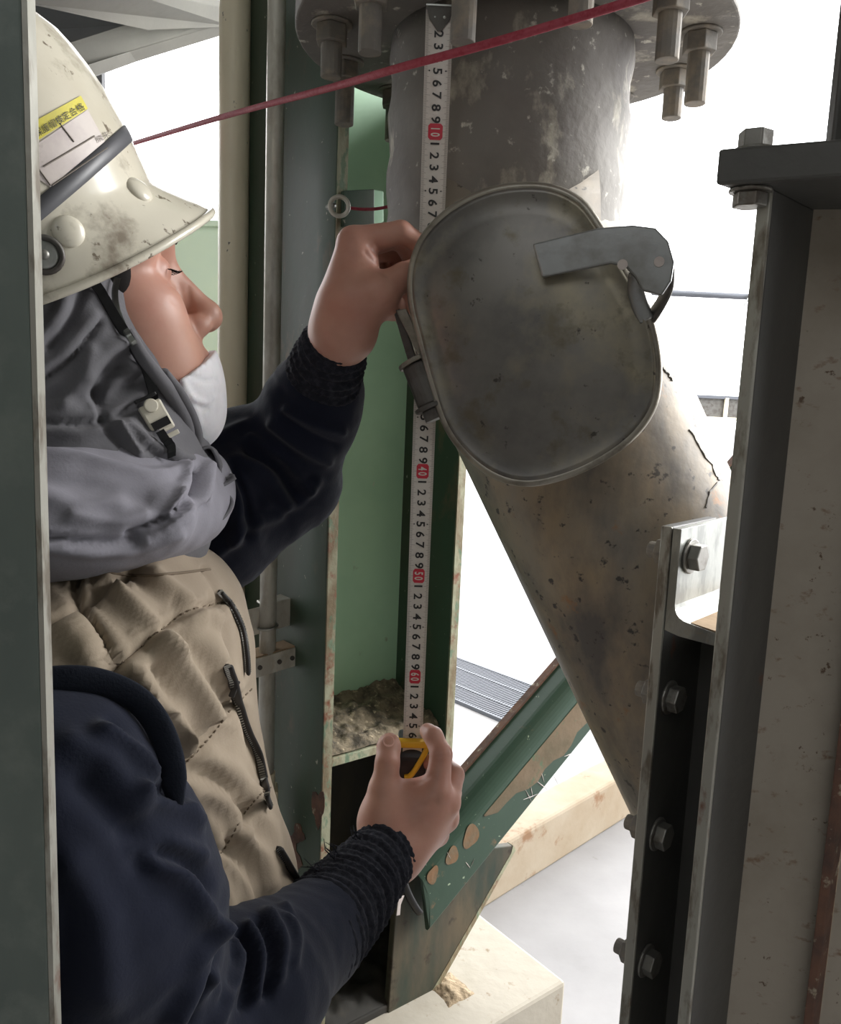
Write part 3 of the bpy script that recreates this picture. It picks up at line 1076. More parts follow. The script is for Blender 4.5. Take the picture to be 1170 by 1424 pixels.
# weld bead where the legs meet and the crack in the scale
b2 = bvh_of([dp])
for pts, r_ in ((((957, 598), (968, 612), (978, 632), (990, 648), (995, 660), (1000, 668), (994, 676), (985, 688), (982, 706)), .0008),
                (((905, 492), (914, 505), (926, 517), (935, 530)), .0009)):
    w = []
    for x, y in spline(pts, 26):
        q, n = hit(b2, x + RNG.randn() * .8, y)
        if q is not None:
            w.append(q + n * .0003)
    if len(w) > 4:
        MB().tube(w, [r_ * (.5 + RNG.rand()) for _ in w], 5).build('crack', MT['dark_steel'], ch, label='dark crack in the chute scale')

# ------------------------------------------------------------------ inspection nozzle and cover
LC = P(745, 465, .690)
LN = nz(-ray(745, 465) + .10 * UP - .12 * RT)
outline = [(575, 372), (590, 332), (622, 298), (668, 272), (716, 261), (766, 263), (806, 282), (834, 318), (866, 372), (895, 424), (911, 478), (914, 530),
           (904, 572), (872, 612), (820, 646), (766, 666), (724, 670), (686, 658), (650, 630), (622, 590), (602, 530), (586, 470), (574, 418)]
ol = closed_spline(outline, 96)
lp = np.array([PP(x, y, LC, LN) for x, y in ol])
lc = lp.mean(0)
# nozzle wall from cover back to the pipe (a little right of the cover's left edge)
nzl = ch
axis_back = -LN
ringa = np.array([lc + (p - lc) * .93 - LN * .004 for p in lp])
ring0 = np.array([lc + (p - lc) * .74 + RT * .014 - LN * .004 for p in lp])
ring1 = ring0 + axis_back * .16
V, Q = loft([ring0, ring0 + axis_back * .012, ring1])
ringo = np.array([lc + (p - lc) * .985 + axis_back * .012 for p in lp])
MB().add(V, [tuple(q) for q in Q]).build('nozzle', MT['duct'], ch, smooth=True)
V, Q = loft([ring0 + axis_back * .010, ringa + axis_back * .010, ringo, ringo + axis_back * .012, ring0 + axis_back * .014])
MB().add(V, [tuple(q) for q in Q]).build('nozzle_rim', MT['lid_rim'], ch, smooth=False, bevel=.001)

cov = thing('inspection_cover', 'tarnished grey steel inspection cover with rounded corners, clamped on the chute', 'cover', lc)
rings = []
for s, h in ((1.0, -.010), (1.0, .000), (.985, .004), (.955, .0045), (.93, .0025), (.80, .007), (.55, .0105), (.25, .0125), (.02, .013)):
    rings.append([lc + (p - lc) * s + LN * h for p in lp])
V, Q = loft(rings)
fs = [tuple(q) for q in Q] + [tuple(range(95, -1, -1)), tuple(8 * 96 + k for k in range(96))]
lid = MB().add(V, fs).build('lid', MT['lid'], cov, smooth=True)
MB().tube(list(lp) + [lp[0], lp[1]], .0042, 10, cap=False).build('rim', MT['lid_rim'], cov, smooth=True, label='pale rolled rim of the cover')
# clamp arm: flat bar across the top right, bent round to a hooked end
def onlid(x, y, h):
    return PP(x, y, LC + LN * h, LN)


bar = [(742, 341), (832, 319), (880, 315), (912, 319), (930, 338), (938, 366), (934, 392), (921, 412), (893, 405), (884, 388), (870, 372), (850, 368), (755, 387)]
poly = [onlid(x, y, .020) for x, y in bar]
b = MB().prism(poly, LN * .006)
b.build('clamp_arm', MT['clamp'], cov, bevel=.0015)
pts = [onlid(x, y, h) for x, y, h in ((742, 341, .014), (755, 387, .014))]
for (x, y) in ((866, 368), (917, 364)):
    c = onlid(x, y, .0262)
    MB().cyl(c, c + LN * .0008, .0040, 16).build('bolt_hole', MT['label'], cov, label='bright bolt hole in the clamp arm')
MB().cyl(onlid(790, 358, -.002), onlid(790, 358, .021), .010, 20).build('clamp_stud', MT['dark_steel'], cov, bevel=.001)
lev = spline([onlid(*q) for q in ((932, 372, .012), (930, 398, .006), (918, 424, .0), (903, 446, -.006))], 12)
MB().tube(lev, .0075, 10, flat=(.45, 1.3)).build('lever', MT['dark_steel'], cov, smooth=True)
lev = spline([onlid(*q) for q in ((886, 380, .018), (884, 402, .01), (892, 430, .004), (899, 446, .002))], 12)
MB().tube(lev, .0055, 10, flat=(.45, 1.2)).build('lever_link', MT['clamp'], cov, smooth=True)
# hinge along the left edge
hs = [(552, 432), (566, 430), (602, 500), (590, 508)]
MB().prism([onlid(x, y, -.016) for x, y in hs], LN * .005).build('hinge_strap', MT['lid_rim'], cov, bevel=.001, label='pale flat hinge strap')
MB().prism([onlid(x, y, -.021) for x, y in ((548, 430), (558, 430), (582, 505), (572, 512))], LN * .005).build('hinge_backing', MT['dark_steel'], cov, bevel=.001)
MB().cyl(onlid(580, 506, -.010), onlid(602, 562, -.010), .0135, 24).build('hinge_barrel', MT['dark_steel'], cov, bevel=.002)
hd = nz(onlid(602, 562, -.010) - onlid(580, 506, -.010))
b = MB().cyl(onlid(576, 500, -.010), onlid(579, 506, -.010), .0155, 20)
b.build('hinge_washer', MT['lid_rim'], cov, bevel=.0008)
c = onlid(601, 562, -.010)
MB().cyl(c, c + hd * .004, .0165, 20).build('hinge_washer', MT['dark_steel'], cov, bevel=.001)
MB().cyl(c + hd * .004, c + hd * .014, .0125, 6).build('hinge_nut', MT['dark_steel'], cov, bevel=.001)

# long red cord across the top
pts = [PY(180, 201, 1.35), PY(318, 160, 1.02), PY(460, 122, .80), PY(560, 93, .70), PY(690, 58, .66), PY(900, -5, .62), PY(1000, -40, .6)]
tag(MB().tube(spline(pts, 60), .0032, 10).build('cord', MT['red'], smooth=True), 'long red cord stretched across the top in front of the tape', 'cord')

# ------------------------------------------------------------------ pipes at the left of the column
def vpipe(px, y, dref, r):
    p = PY(px, y, dref)
    return p


p = PY(325, 300, 1.17)
tag(MB().cyl((p[0], p[1], 0), (p[0], p[1], 3.3), .0205, 32).build('cream_pipe', MT['cream'], smooth=True), 'cream painted vertical pipe behind the raised sleeve', 'pipe')
p = PY(378, 500, 1.045)
cp_ = thing('conduit_pipe', 'thin galvanised conduit pipe running up in front of the column', 'pipe', (p[0], p[1], 1.1))
zb = PY(378, 1085, 1.045)[2]
MB().cyl((p[0], p[1], zb), (p[0], p[1], 3.3), .0108, 24).build('tube', MT['conduit'], cp_, smooth=True)
MB().cyl((p[0], p[1], zb - .012), (p[0], p[1], zb + .012), .0128, 24).build('collar', MT['cream'], cp_, smooth=False, bevel=.001)
MB().box((p[0], p[1], zb - .055), ((1, .2, 0), (-.2, 1, 0), Z3), (.0165, .016, .045)).build('coupling_box', MT['cream'], cp_, bevel=.003, label='cream coupling box at the foot of the conduit')
MB().cyl((p[0], p[1], PEDZ), (p[0], p[1], zb - .1), .0108, 20).build('lower_tube', MT['conduit'], cp_, smooth=True)
CPX, CPY = p[0], p[1]
# horizontal strut rail and angle clip with U-bolt
sr = thing('strut_rail', 'dusty slotted steel strut rail fixed to the column below the clip', 'rail', PY(390, 910, 1.07))
s0, s1 = PY(300, 925, 1.015), PY(436, 886, 1.085)
sd = nz(s1 - s0)
sn = nz(np.cross(sd, Z3))
if sn[1] > 0:
    sn = -sn
L_ = np.linalg.norm(s1 - s0)
mid = (s0 + s1) / 2
MB().box(mid + sn * -.0 + Z3 * .0, (sd, sn, Z3), (L_ / 2, .016, .0018)).build('top_plate', MT['dust'], sr, bevel=.0008, label='tan dusty top of the rail')
MB().box(mid + sn * .016 - Z3 * .013, (sd, sn, Z3), (L_ / 2, .0018, .013)).build('front_plate', MT['conduit'], sr, bevel=.0008)
for t in (-.045, -.015, .012, .03):
    c = mid + sd * t + sn * .0179 - Z3 * .013
    b = MB().cyl(c, c + sn * .0012, .0032, 12)
    b.build('slot', MT['dark_steel'], sr)
acl = thing('angle_clip', 'grey steel angle clip with U bolt holding the conduit', 'bracket', PY(400, 860, 1.06))
z_ = PY(390, 858, 1.05)[2]
c = np.array([CPX + .012, CPY + .014, z_])
MB().box(c, (sd, sn, Z3), (.045, .0016, .018)).build('upright', MT['conduit'], acl, bevel=.0008)
MB().box(c + Z3 * .018 + sn * -.012 + sd * .012, (sd, sn, Z3), (.034, .014, .0016)).build('top_leg', MT['conduit'], acl, bevel=.0008)
MB().box(c + sd * .045 + sn * .006, (sd, sn, Z3), (.0016, .008, .018)).build('end_leg', MT['conduit'], acl, bevel=.0008)
ub = [np.array([CPX, CPY, z_ - .012]) + .0125 * (math.cos(t) * sd + math.sin(t) * sn) for t in np.linspace(-.25, math.pi + .25, 18)]
ub = [ub[0] - sn * .008] + ub + [ub[-1] - sn * .008]
MB().tube(ub, .0018, 8).build('u_bolt', MT['galv'], acl, smooth=True)

# ------------------------------------------------------------------ foreground post at the left
pl0 = PY(38, 10, .33)
pl1 = PY(73, 1424, .33)
lpost = thing('foreground_post', 'out of focus grey green steel post at the left picture edge, nearest the camera', 'post', (pl0[0] - .04, .33, 0))
xr = PY(52, 540, .33)[0]
MB().aabb((xr - .075, .33, 0), (xr - .0022, .337, 3.3)).build('flange', MT['post'], lpost, bevel=.001)
MB().aabb((xr - .0022, .3302, 0), (xr, .3368, 3.3)).build('flange_edge', MT['right_edge'], lpost, label='bright thin edge of the post')
MB().aabb((xr - .078, .337, 0), (xr - .071, .355, 3.3)).build('web', MT['post'], lpost, bevel=.001)

# ------------------------------------------------------------------ beams at the upper left
ob = thing('overhead_beam', 'grey overhead steel beam crossing above the helmet', 'beam', PY(150, 40, 1.5))


def yprism(poly, y, th, slope=0.0):
    return MB().prism([PY(px, py, y) for px, py in poly], np.array([0, th, 0]))


def tilt(poly):
    return [PY(px, py, y) for px, py, y in poly]


# bottom flange of the upper beam (seen from beneath), dark web behind, lower flange rising to the right
q = tilt([(-1400, -340, 1.05), (33, 4, 1.1), (205, 43, 1.3), (322, 38, 1.45), (349, 18, 1.48), (120, -30, 1.1), (-1400, -420, 1.05)])
MB().prism(q, Z3 * .014).build('upper_flange', MT['grey_beam'], ob, bevel=.002)
q = tilt([(-1400, -330, 1.32), (250, 30, 1.44), (250, 46, 1.44), (75, 100, 1.34), (-60, 130, 1.30), (-1400, 130, 1.30)])
MB().prism(q, np.array([.0, .03, .004])).build('web', MT['dark_beam'], ob)
q = tilt([(-1400, 130, 1.22), (-60, 130, 1.22), (78, 84, 1.28), (204, 43, 1.36), (330, 34, 1.47), (322, 46, 1.47), (190, 86, 1.36), (112, 112, 1.28), (-60, 178, 1.2), (-1400, 178, 1.2)])
MB().prism(q, np.array([0, -.03, .004])).build('lower_flange', MT['grey_beam'], ob, bevel=.002)

# ------------------------------------------------------------------ far left: pale green partition, mullions, yellow post, red rod
pw = thing('green_partition', 'pale green partition far behind the mask', 'partition', (-.9, 3.05, 0))
zt = PY(260, 306, 3.0)[2]
MB().aabb((-2.2, 3.0, 0), (-.70, 3.06, zt - .02)).build('panel', MT['pale_green'], pw)
MB().aabb((-2.2, 2.98, zt - .02), (-.70, 3.08, zt)).build('cap_rail', MT['pale_green'], pw, bevel=.004)
for px, w in ((121, .016), (139, .011)):
    x = PY(px, 120, 3.02)[0]
    MB().aabb((x - w, 3.01, zt), (x + w, 3.04, 3.29)).build('mullion', MT['dark_beam'], pw)
p = PY(296, 560, 2.3)
yp = thing('yellow_post', 'yellow safety post behind the white mask', 'post', (p[0], p[1], 0))
zt2 = PY(296, 512, 2.3)[2]
MB().aabb((p[0] - .022, p[1] - .03, 0), (p[0] + .05, p[1] + .03, zt2)).build('post', MT['yellow'], yp, bevel=.004)
MB().aabb((p[0] - .03, p[1] - .04, zt2), (p[0] + .06, p[1] + .04, zt2 + .012)).build('cap', MT['cream'], yp, bevel=.003)
p = PY(285, 590, 2.0)
zr = PY(285, 571, 2.0)[2]
tag(MB().cyl((p[0], p[1], 0), (p[0], p[1], zr), .008, 14).build('red_rod', MT['red_paint'], smooth=True), 'thin red upright rod beside the yellow post', 'rod')

# ------------------------------------------------------------------ far right outside: rail and low guard
gr_ = thing('pipe_rail', 'thin grey pipe rail high up in the bright yard', 'rail', PY(1000, 412, 6.0))
a_, b_ = PY(900, 406, 6.0), PY(1130, 417, 6.0)
MB().cyl(a_, b_, .022, 16).build('rail', MT['grate'], gr_, smooth=True)
for q in (b_, a_ - np.array([.5, 0, 0])):
    MB().cyl((q[0], q[1], 0), (q[0], q[1], q[2] + .05), .025, 14).build('upright', MT['grate'], gr_, smooth=True)
MB().cyl(a_ - np.array([.5, 0, 0]), a_, .022, 16).build('rail', MT['grate'], gr_, smooth=True)
c = PY(1055, 413, 5.97)
MB().box(c, ((1, 0, 0), (0, 1, 0), Z3), (.05, .035, .035)).build('clamp', MT['cream'], gr_, bevel=.006)
MB().cyl(PY(1035, 425, 5.95), PY(1050, 402, 5.95), .007, 8).build('clip_wire', MT['galv'], gr_)
lg = thing('low_guard', 'grey framed guard panel low in the bright yard', 'guard', PY(1010, 566, 8.0) * np.array([1, 1, 0]))
x0, x1 = PY(930, 560, 8)[0], PY(1041, 560, 8)[0]
z0, z1 = PY(1000, 580, 8)[2], PY(1000, 553, 8)[2]
MB().aabb((x0, 8.0, z0), (x1 + .3, 8.03, z1)).build('panel', MT['dark_steel'], lg)
MB().aabb((x0, 7.96, z1 - .012), (x1 + .3, 8.06, z1 + .02)).build('top_rail', MT['grate'], lg, bevel=.004)
MB().aabb((x0, 7.96, z0 - .03), (x1 + .3, 8.06, z0)).build('bottom_rail', MT['cream'], lg, bevel=.004)
for x in (x0 + .1, x1 - .22, x1 + .02):
    MB().aabb((x - .014, 7.95, 0), (x + .014, 7.99, z1)).build('post', MT['cream'], lg)

# ------------------------------------------------------------------ right foreground: column and bolted post
rcx = thing('right_column', 'grey steel column filling the right edge, with worn bright edge', 'column', (.27, .58, 0))
g_ = math.radians(44)
wf = np.array([math.sin(g_), math.cos(g_), 0])
wn = np.array([math.cos(g_), -math.sin(g_), 0])
R1 = PY(1046, 540, .56)
R1 = np.array([R1[0], R1[1], 0])
RTOP = PY(1075, 262, .56)[2]
plate(MB(), R1 + wf * .004, wf, .075, wn, -.008, 0, RTOP).build('flange', MT['right_dark'], rcx, bevel=.001)
plate(MB(), R1, wf, .004, wn, -.009, 0, RTOP).build('flange_edge', MT['right_edge'], rcx, bevel=.001, label='bright worn edge of the right column')
K_ = R1 + wf * .075
wv = nz(np.array([.97, -.24, 0]))
plate(MB(), K_, wv, .062, wf, .008, 0, RTOP).build('web', MT['right_web'], rcx)
K2 = K_ + wv * .062
plate(MB(), K2, wv, .007, -wf, .018, 0, RTOP).build('rusty_rib', MT['rust'], rcx, bevel=.001, label='brown rusty rib down the right side')
plate(MB(), K2 + wv * .007, wv, .12, wf, .008, 0, RTOP).build('outer_web', MT['right_web'], rcx)
# cap plate and stub above
cpl = [R1 - wf * .004 - np.array([.035, 0, 0]), R1 + np.array([.16, -.10, 0]), R1 + np.array([.30, .04, 0]), R1 + wf * .12 - np.array([.01, 0, 0])]
MB().prism([p + Z3 * RTOP for p in cpl], Z3 * .022).build('cap_plate', MT['right_dark'], rcx, bevel=.002)
q = PY(1166, 120, .60)
MB().aabb((q[0], .60, RTOP + .02), (q[0] + .2, .612, 3.3)).build('upper_stub', MT['right_dark'], rcx, bevel=.002)
c = R1 + np.array([-.012, .004, RTOP + .022])
b = hexbolt(MB(), c, Z3, .011, .011)
b.build('cap_bolt', MT['bolt'], rcx, bevel=.001)
b = hexbolt(MB(), c - Z3 * .022, -Z3, .011, .009)
b.build('cap_bolt', MT['bolt'], rcx, bevel=.001)

bp = thing('bolted_post', 'galvanised bolted steel post in front of the right column', 'post', (.20, .66, 0))
g2 = math.radians(42)
wa = np.array([math.sin(g2), math.cos(g2), 0])
na = np.array([math.cos(g2), -math.sin(g2), 0])
S1 = PY(936, 540, .655)
S1 = np.array([S1[0], S1[1], 0])
PT = PY(925, 731, .655)[2]
plate(MB(), S1 + wa * .003, wa, .085, na, .009, 0, PT).build('bolted_flange', MT['right_dark'], bp, bevel=.001)
plate(MB(), S1, wa, .0032, na, .0092, 0, PT).build('flange_edge', MT['right_edge'], bp, bevel=.001, label='worn edge of the bolted flange')
S2 = S1 + na * .0548 + wa * -.004
LZ0 = PY(955, 866, .66)[2]
plate(MB(), S2, wa, .09, na, .008, 0, LZ0 - .012).build('second_flange', MT['right_edge'], bp, bevel=.001)
plate(MB(), S1 + wa * .08, wa, .008, na, .06, 0, LZ0 - .012).build('back_web', MT['right_dark'], bp)
# angle cleat on top: L section running away from the camera
ac = thing('angle_cleat', 'short galvanised angle cleat with dusty inside, bolted at the top of the post', 'angle', S1 + Z3 * LZ0)
LL = .17
sect = [(.0095, PT - .001 - LZ0), (.0165, PT - .001 - LZ0), (.0165, .016)]
for t in np.linspace(0, math.pi / 2, 6):
    sect.append((.0165 + .012 - .012 * math.cos(t), .0155 - .012 * math.sin(t) + .0025))
sect += [(.064, .001), (.064, -.0075), (.022, -.0065), (.0095, -.004)]
poly = [S1 + wa * .002 + na * a + Z3 * (LZ0 + h) for a, h in sect]
MB().prism(poly, wa * LL).build('angle', MT['galv'], ac, bevel=.0008)
dq = [S1 + wa * .004 + na * .03 + Z3 * (LZ0 + .0052), S1 + wa * .004 + na * .062 + Z3 * (LZ0 + .0018), S1 + wa * (LL - .004) + na * .062 + Z3 * (LZ0 + .0018), S1 + wa * (LL - .004) + na * .03 + Z3 * (LZ0 + .0052)]
MB().prism(dq, Z3 * .0012).build('dust', MT['dust'], ac, label='tan dust lying in the cleat')['kind'] = 'stuff'
for (x, y, off) in ((970, 772, .0165), (945, 970, .009), (934, 1160, .009), (918, 1336, .009)):
    zz = PY(x, y, .665)[2]
    c = S1 + wa * .022 + Z3 * zz
    own = ac if y < 800 else bp
    hexbolt(MB(), c + na * off, na, .0118, .009).build('bolt_head', MT['bolt'], own, bevel=.001)
    n_ = MB().cyl(c - na * .0005, c - na * .011, .0115, 6)
    n_.cyl(c - na * .011, c - na * .019, .0068, 14)
    n_.build('nut', MT['bolt_dusty'], own, bevel=.001)
# ------------------------------------------------------------------ person
person = thing('person', 'worker in white helmet, grey hood and taupe vest, measuring with a tape in both hands', 'person', (-.25, .60, 0))
YW, PT_ = math.radians(27), math.radians(14)
hf = np.array([math.cos(YW) * math.cos(PT_), math.sin(YW) * math.cos(PT_), math.sin(PT_)])
hs_ = np.array([math.sin(YW), -math.cos(YW), 0])
hu = np.cross(hs_, hf)
HT = P(306, 440, .632)
HO = HT - .121 * hf + .038 * hu


def hl(f, s, u):
    return HO + f * hf + s * hs_ + u * hu


HAX = (hf, hs_, hu)


HD = .578
tq = math.radians(24)
hyaw, hroll = math.radians(21), math.radians(9)
ef = np.array([math.cos(hyaw) * math.cos(tq), math.sin(hyaw) * math.cos(tq), math.sin(tq)])
es = np.array([math.sin(hyaw), -math.cos(hyaw), 0])
eu = np.cross(es, ef)
es, eu = es * math.cos(hroll) - eu * math.sin(hroll), eu * math.cos(hroll) + es * math.sin(hroll)
HC = P(60, 402, HD)
HU = [0, .010, .022, .034, .046, .060, .074, .090, .104, .119, .132, .143, .154, .164, .172, .178, .182, .1845]
HR = [1.035, 1.03, 1.012, 1.0, .995, .99, .985, .966, .945, .910, .865, .815, .735, .635, .50, .36, .21, .04]
HA, HB_ = .097, .103
HBK = .125


def hsurf(th, u, off=0.0):
    r = np.interp(u, HU, HR)
    c, s = math.cos(th), math.sin(th)
    brim = max(0, c) ** 2.2
    low = max(0, 1 - u / .044) ** 1.0
    rr = 1 / math.sqrt((c / (HA if c > 0 else HBK)) ** 2 + (s / HB_) ** 2)
    rad = rr * r + brim * low * .029 + off
    uu = u + brim * low * .013
    return HC + ef * (rad * c) + es * (rad * s) + eu * (uu + off * .3)




def tuck(V, gap=.007):
    """keep what is worn under the helmet inside its shell"""
    L = V - HC
    f, s_, u = L @ ef, L @ es, L @ eu
    V = V.copy()
    sel = np.nonzero((u > .004) & (np.hypot(f, s_) < .2))[0]
    for i_ in sel:
        uu_ = min(u[i_], .168)
        th_ = math.atan2(s_[i_], f[i_])
        q = hsurf(th_, uu_) - HC
        mx = math.hypot(q @ ef, q @ es) - gap
        r = math.hypot(f[i_], s_[i_])
        if u[i_] < .05:
            mx -= .004
        k_ = min(1, mx / max(r, 1e-6))
        V[i_] = HC + ef * f[i_] * k_ + es * s_[i_] * k_ + eu * uu_
    return V


def head_prims(F, g=0.0, full=True):
    """g: outward offset (for the mask)"""
    F.ell(hl(-.016, 0, .022), (.092 + g, .073 + g, .088 + g), HAX, .01)
    F.ell(hl(.042, 0, -.030), (.050 + g, .060 + g, .082 + g), HAX, .02)
    F.ell(hl(.030, 0, .036), (.060 + g, .063 + g, .050 + g), HAX, .02)
    for s in (-1, 1):
        F.cone(hl(.010, .050 * s, -.070), hl(.070, .020 * s, -.100), .017 + g, .016 + g, .025)
        F.ell(hl(.055, .041 * s, -.030), (.031 + g, .024 + g, .026 + g), HAX, .02)
        F.cone(hl(.086, .010 * s, .020), hl(.068, .052 * s, .018), .0105 + g, .010 + g, .016)
        F.ell(hl(.060, .036 * s, -.065), (.03 + g, .020 + g, .03 + g), HAX, .02)
    F.ell(hl(.078, 0, -.100), (.019 + g, .022 + g, .017 + g), HAX, .02)
    F.ell(hl(.080, 0, -.062), (.022 + g, .031 + g, .022 + g), HAX, .018)
    if full:
        for s in (-1, 1):
            F.ell(hl(.090, .033 * s, .001), (.013, .017, .010), HAX, .012, 'sub')
            F.ell(hl(.0735, .032 * s, -.001), (.0135, .0145, .0125), HAX, .003)
        F.cone(hl(.087, 0, .006), hl(.110, 0, -.033), .0075, .0098, .012)
        F.ell(hl(.111, 0, -.0375), (.0115, .0115, .0105), HAX, .008)
        for s in (-1, 1):
            F.ell(hl(.098, .0125 * s, -.0425), (.0125, .0075, .0088), HAX, .005)
            F.ell(hl(.104, .0062 * s, -.0505), (.005, .003, .004), HAX, .002, 'sub')
            F.ell(hl(-.005, .076 * s, -.01), (.017, .008, .03), HAX, .004)
        F.ell(hl(.0965, 0, -.0645), (.009, .020, .0052), HAX, .005)
        F.ell(hl(.0955, 0, -.0765), (.009, .018, .0060), HAX, .005)


def PL(*pts):
    return [P(*p[:3]) for p in pts]


# skeleton points shared by body and clothes
arm_n = [(58, 1130, .45), (122, 1260, .462), (190, 1500, .50), (330, 1385, .545), (440, 1297, .632), (545, 1180, .742)]
arm_f = [(180, 810, .79), (290, 745, .83), (398, 668, .865), (432, 570, .815), (476, 458, .742)]

BF = Field((-.50, .33, .90), (.06, .98, 1.68), .002)
head_prims(BF)
nk = P(140, 770, .60)
BF.cone(hl(-.025, 0, -.06), nk, .056, .062, .02)
wst = P(120, 1500, .60)
BF.chain([nk, P(110, 950, .60), P(110, 1250, .60), wst], [.062, .10, .10, .095], .03)
BF.cone(P(110, 930, .6), P(*arm_n[0]), .04, .04, .03)
BF.cone(P(110, 930, .6), P(*arm_f[0]), .04, .04, .03)
BF.chain(PL(*arm_n), [.046, .044, .038, .036, .030, .0235], .01)
BF.chain(PL(*arm_f), [.044, .042, .036, .032, .0235], .01)

# --- lower hand (right hand, back towards the camera, thumb left)
Wr = P(547, 1182, .745)
K = PL((607, 1100, .752), (621, 1116, .765), (620, 1138, .778), (608, 1160, .790))
kr = [.0135, .0135, .0125, .0115]
for k, r in zip(K, kr):
    BF.cone(Wr, k, .0235, r, .012)
BF.chain([Wr, P(535, 1140, .750), P(535, 1098, .752)], [.022, .0205, .0150], .014)
BF.cone(P(535, 1140, .75), P(598, 1110, .758), .0175, .014, .014)
BF.cone(P(540, 1105, .756), P(598, 1100, .760), .010, .0115, .012)
BF.chain(PL((535, 1098, .752), (539, 1060, .754), (541, 1038, .764), (542, 1033, .768)), [.0138, .0108, .0108, .009], .004)
BF.chain([K[0], *PL((614, 1049, .760), (603, 1024, .772), (595, 1017, .782))], [.0128, .0100, .0088, .0080], .0035)
BF.chain([K[1], *PL((631, 1078, .790), (612, 1058, .806), (597, 1060, .810))], [.0125, .0102, .0088, .008], .003)
BF.chain([K[2], *PL((628, 1102, .805), (610, 1082, .822), (595, 1082, .824))], [.0122, .0098, .0085, .0078], .003)
BF.chain([K[3], *PL((615, 1132, .815), (600, 1110, .830), (590, 1106, .830))], [.011, .0088, .0078, .007], .003)

# --- upper hand (left hand, seen from the thumb side, pinching the tape)
Wl = P(478, 458, .742)
K = PL((492, 338, .735), (497, 340, .757), (500, 352, .778), (500, 372, .795))
for k, r in zip(K, [.0145, .0135, .0125, .0115]):
    BF.cone(Wl, k, .0240, r, .012)
BF.chain([Wl, P(497, 420, .728), P(528, 404, .722)], [.0235, .0215, .0150], .014)
BF.cone(P(480, 420, .735), P(500, 365, .735), .022, .016, .015)
BF.cone(P(520, 408, .728), P(548, 428, .745), .015, .012, .012)
BF.chain([K[0], *PL((558, 323, .735), (583, 339, .742), (597, 362, .752))], [.0145, .0100, .0090, .0080], .004)
BF.chain(PL((528, 404, .722), (562, 385, .732), (588, 370, .747), (596, 366, .752)), [.0150, .0122, .0100, .0085], .004)
BF.chain([K[1], *PL((556, 330, .766), (578, 366, .778), (558, 384, .782))], [.0135, .0098, .0088, .008], .003)
BF.chain([K[2], *PL((550, 348, .788), (568, 386, .796), (548, 400, .797))], [.0125, .0095, .0085, .008], .003)
BF.chain([K[3], *PL((545, 380, .803), (566, 425, .795), (552, 434, .785))], [.0115, .009, .0085, .008], .003)

V, Q = BF.mesh()
V = smooth(V, Q, 2, .5)
body_strokes = [
    # lower hand: tendons, knuckle creases, web
    ([(560, 1155), (600, 1110)], 5, .0006), ([(553, 1165), (585, 1120)], 6, -.0005),
    ([(609, 1046), (622, 1044)], 2.2, -.0006), ([(607, 1052), (623, 1050)], 2.0, -.0005),
    ([(530, 1062), (549, 1060)], 2.0, -.0005), ([(530, 1068), (549, 1066)], 2.0, -.0004),
    ([(588, 1122), (605, 1116)], 6, -.0009), ([(575, 1092), (590, 1085), (600, 1078)], 3, -.0006),
    # upper hand creases at the fork of thumb and index
    ([(508, 350), (518, 362), (532, 378), (540, 384)], 3, -.0012), ([(514, 342), (524, 354), (530, 362)], 2.5, -.0010),
    ([(522, 338), (530, 348)], 2.5, -.0008), ([(552, 318), (556, 330)], 2.5, -.0007), ([(536, 424), (548, 418)], 2.5, -.0007),
    ([(460, 460), (500, 470)], 4, -.0006),
    # face
    ([(262, 400), (268, 440), (277, 468)], 3.0, -.0006), ([(236, 398), (246, 404)], 2.2, -.0006), ([(238, 416), (247, 424)], 3, -.0005),
]
V = sculpt(V, Q, body_strokes)
V = tuck(V, .010)
body_me = np_mesh('body', V, Q)
body = link('body', body_me, MT['skin'], person, smooth=True)
bb = bvh_of([body])
del BF

# nails
for (x, y, w, h, ang) in ((541, 1031, 8, 9, 0.05),):
    ring = []
    for k in range(16):
        t = 2 * math.pi * k / 16
        q, n = hit(bb, x + w * math.cos(t), y + h * math.sin(t) * .9)
        if q is not None:
            ring.append(q + n * .0004)
    if len(ring) > 8:
        c = np.mean(ring, 0) + nz(np.mean(ring, 0) - P(541, 1033, .768)) * .0006
        MB().add(ring + [c], [(i, (i + 1) % len(ring), len(ring)) for i in range(len(ring))]).build('nail', MT['nail'], person, smooth=True)
# eyes, lashes and brows
for s in (1, -1):
    c = hl(.0722, .032 * s, -.0045)
    MB().dome(c, hf, .0105, .0110, 20, 8).build('eye', MT['mask'], person, smooth=True)
    MB().dome(c + hf * .0092, hf, .0045, .0022, 14, 4).build('iris', MT['hair'], person, smooth=True)
    for k in range(9):
        a = (k - 4) / 4
        p0 = hl(.0866 - .004 * a * a, (.032 + .011 * a) * s, -.0015)
        p1 = p0 + hf * .0055 - hu * .003 + hs_ * (.003 * a * s)
        p2 = p1 + hf * .002 + hu * .0006
        MB().tube([p0, p1, p2], [.0004, .0003, .0001], 4).build('eyelash', MT['hair'], person)
    pts = [hl(.0990 - .029 * t * t, (.012 + .042 * t) * s, .018 + .005 * math.sin(t * 2.4)) for t in np.linspace(0, 1, 9)]
    MB().tube(pts, [.0012, .002, .0024, .0024, .0023, .002, .0017, .0013, .0006], 8, flat=(1.5, .8)).build('eyebrow', MT['hair'], person, smooth=True)
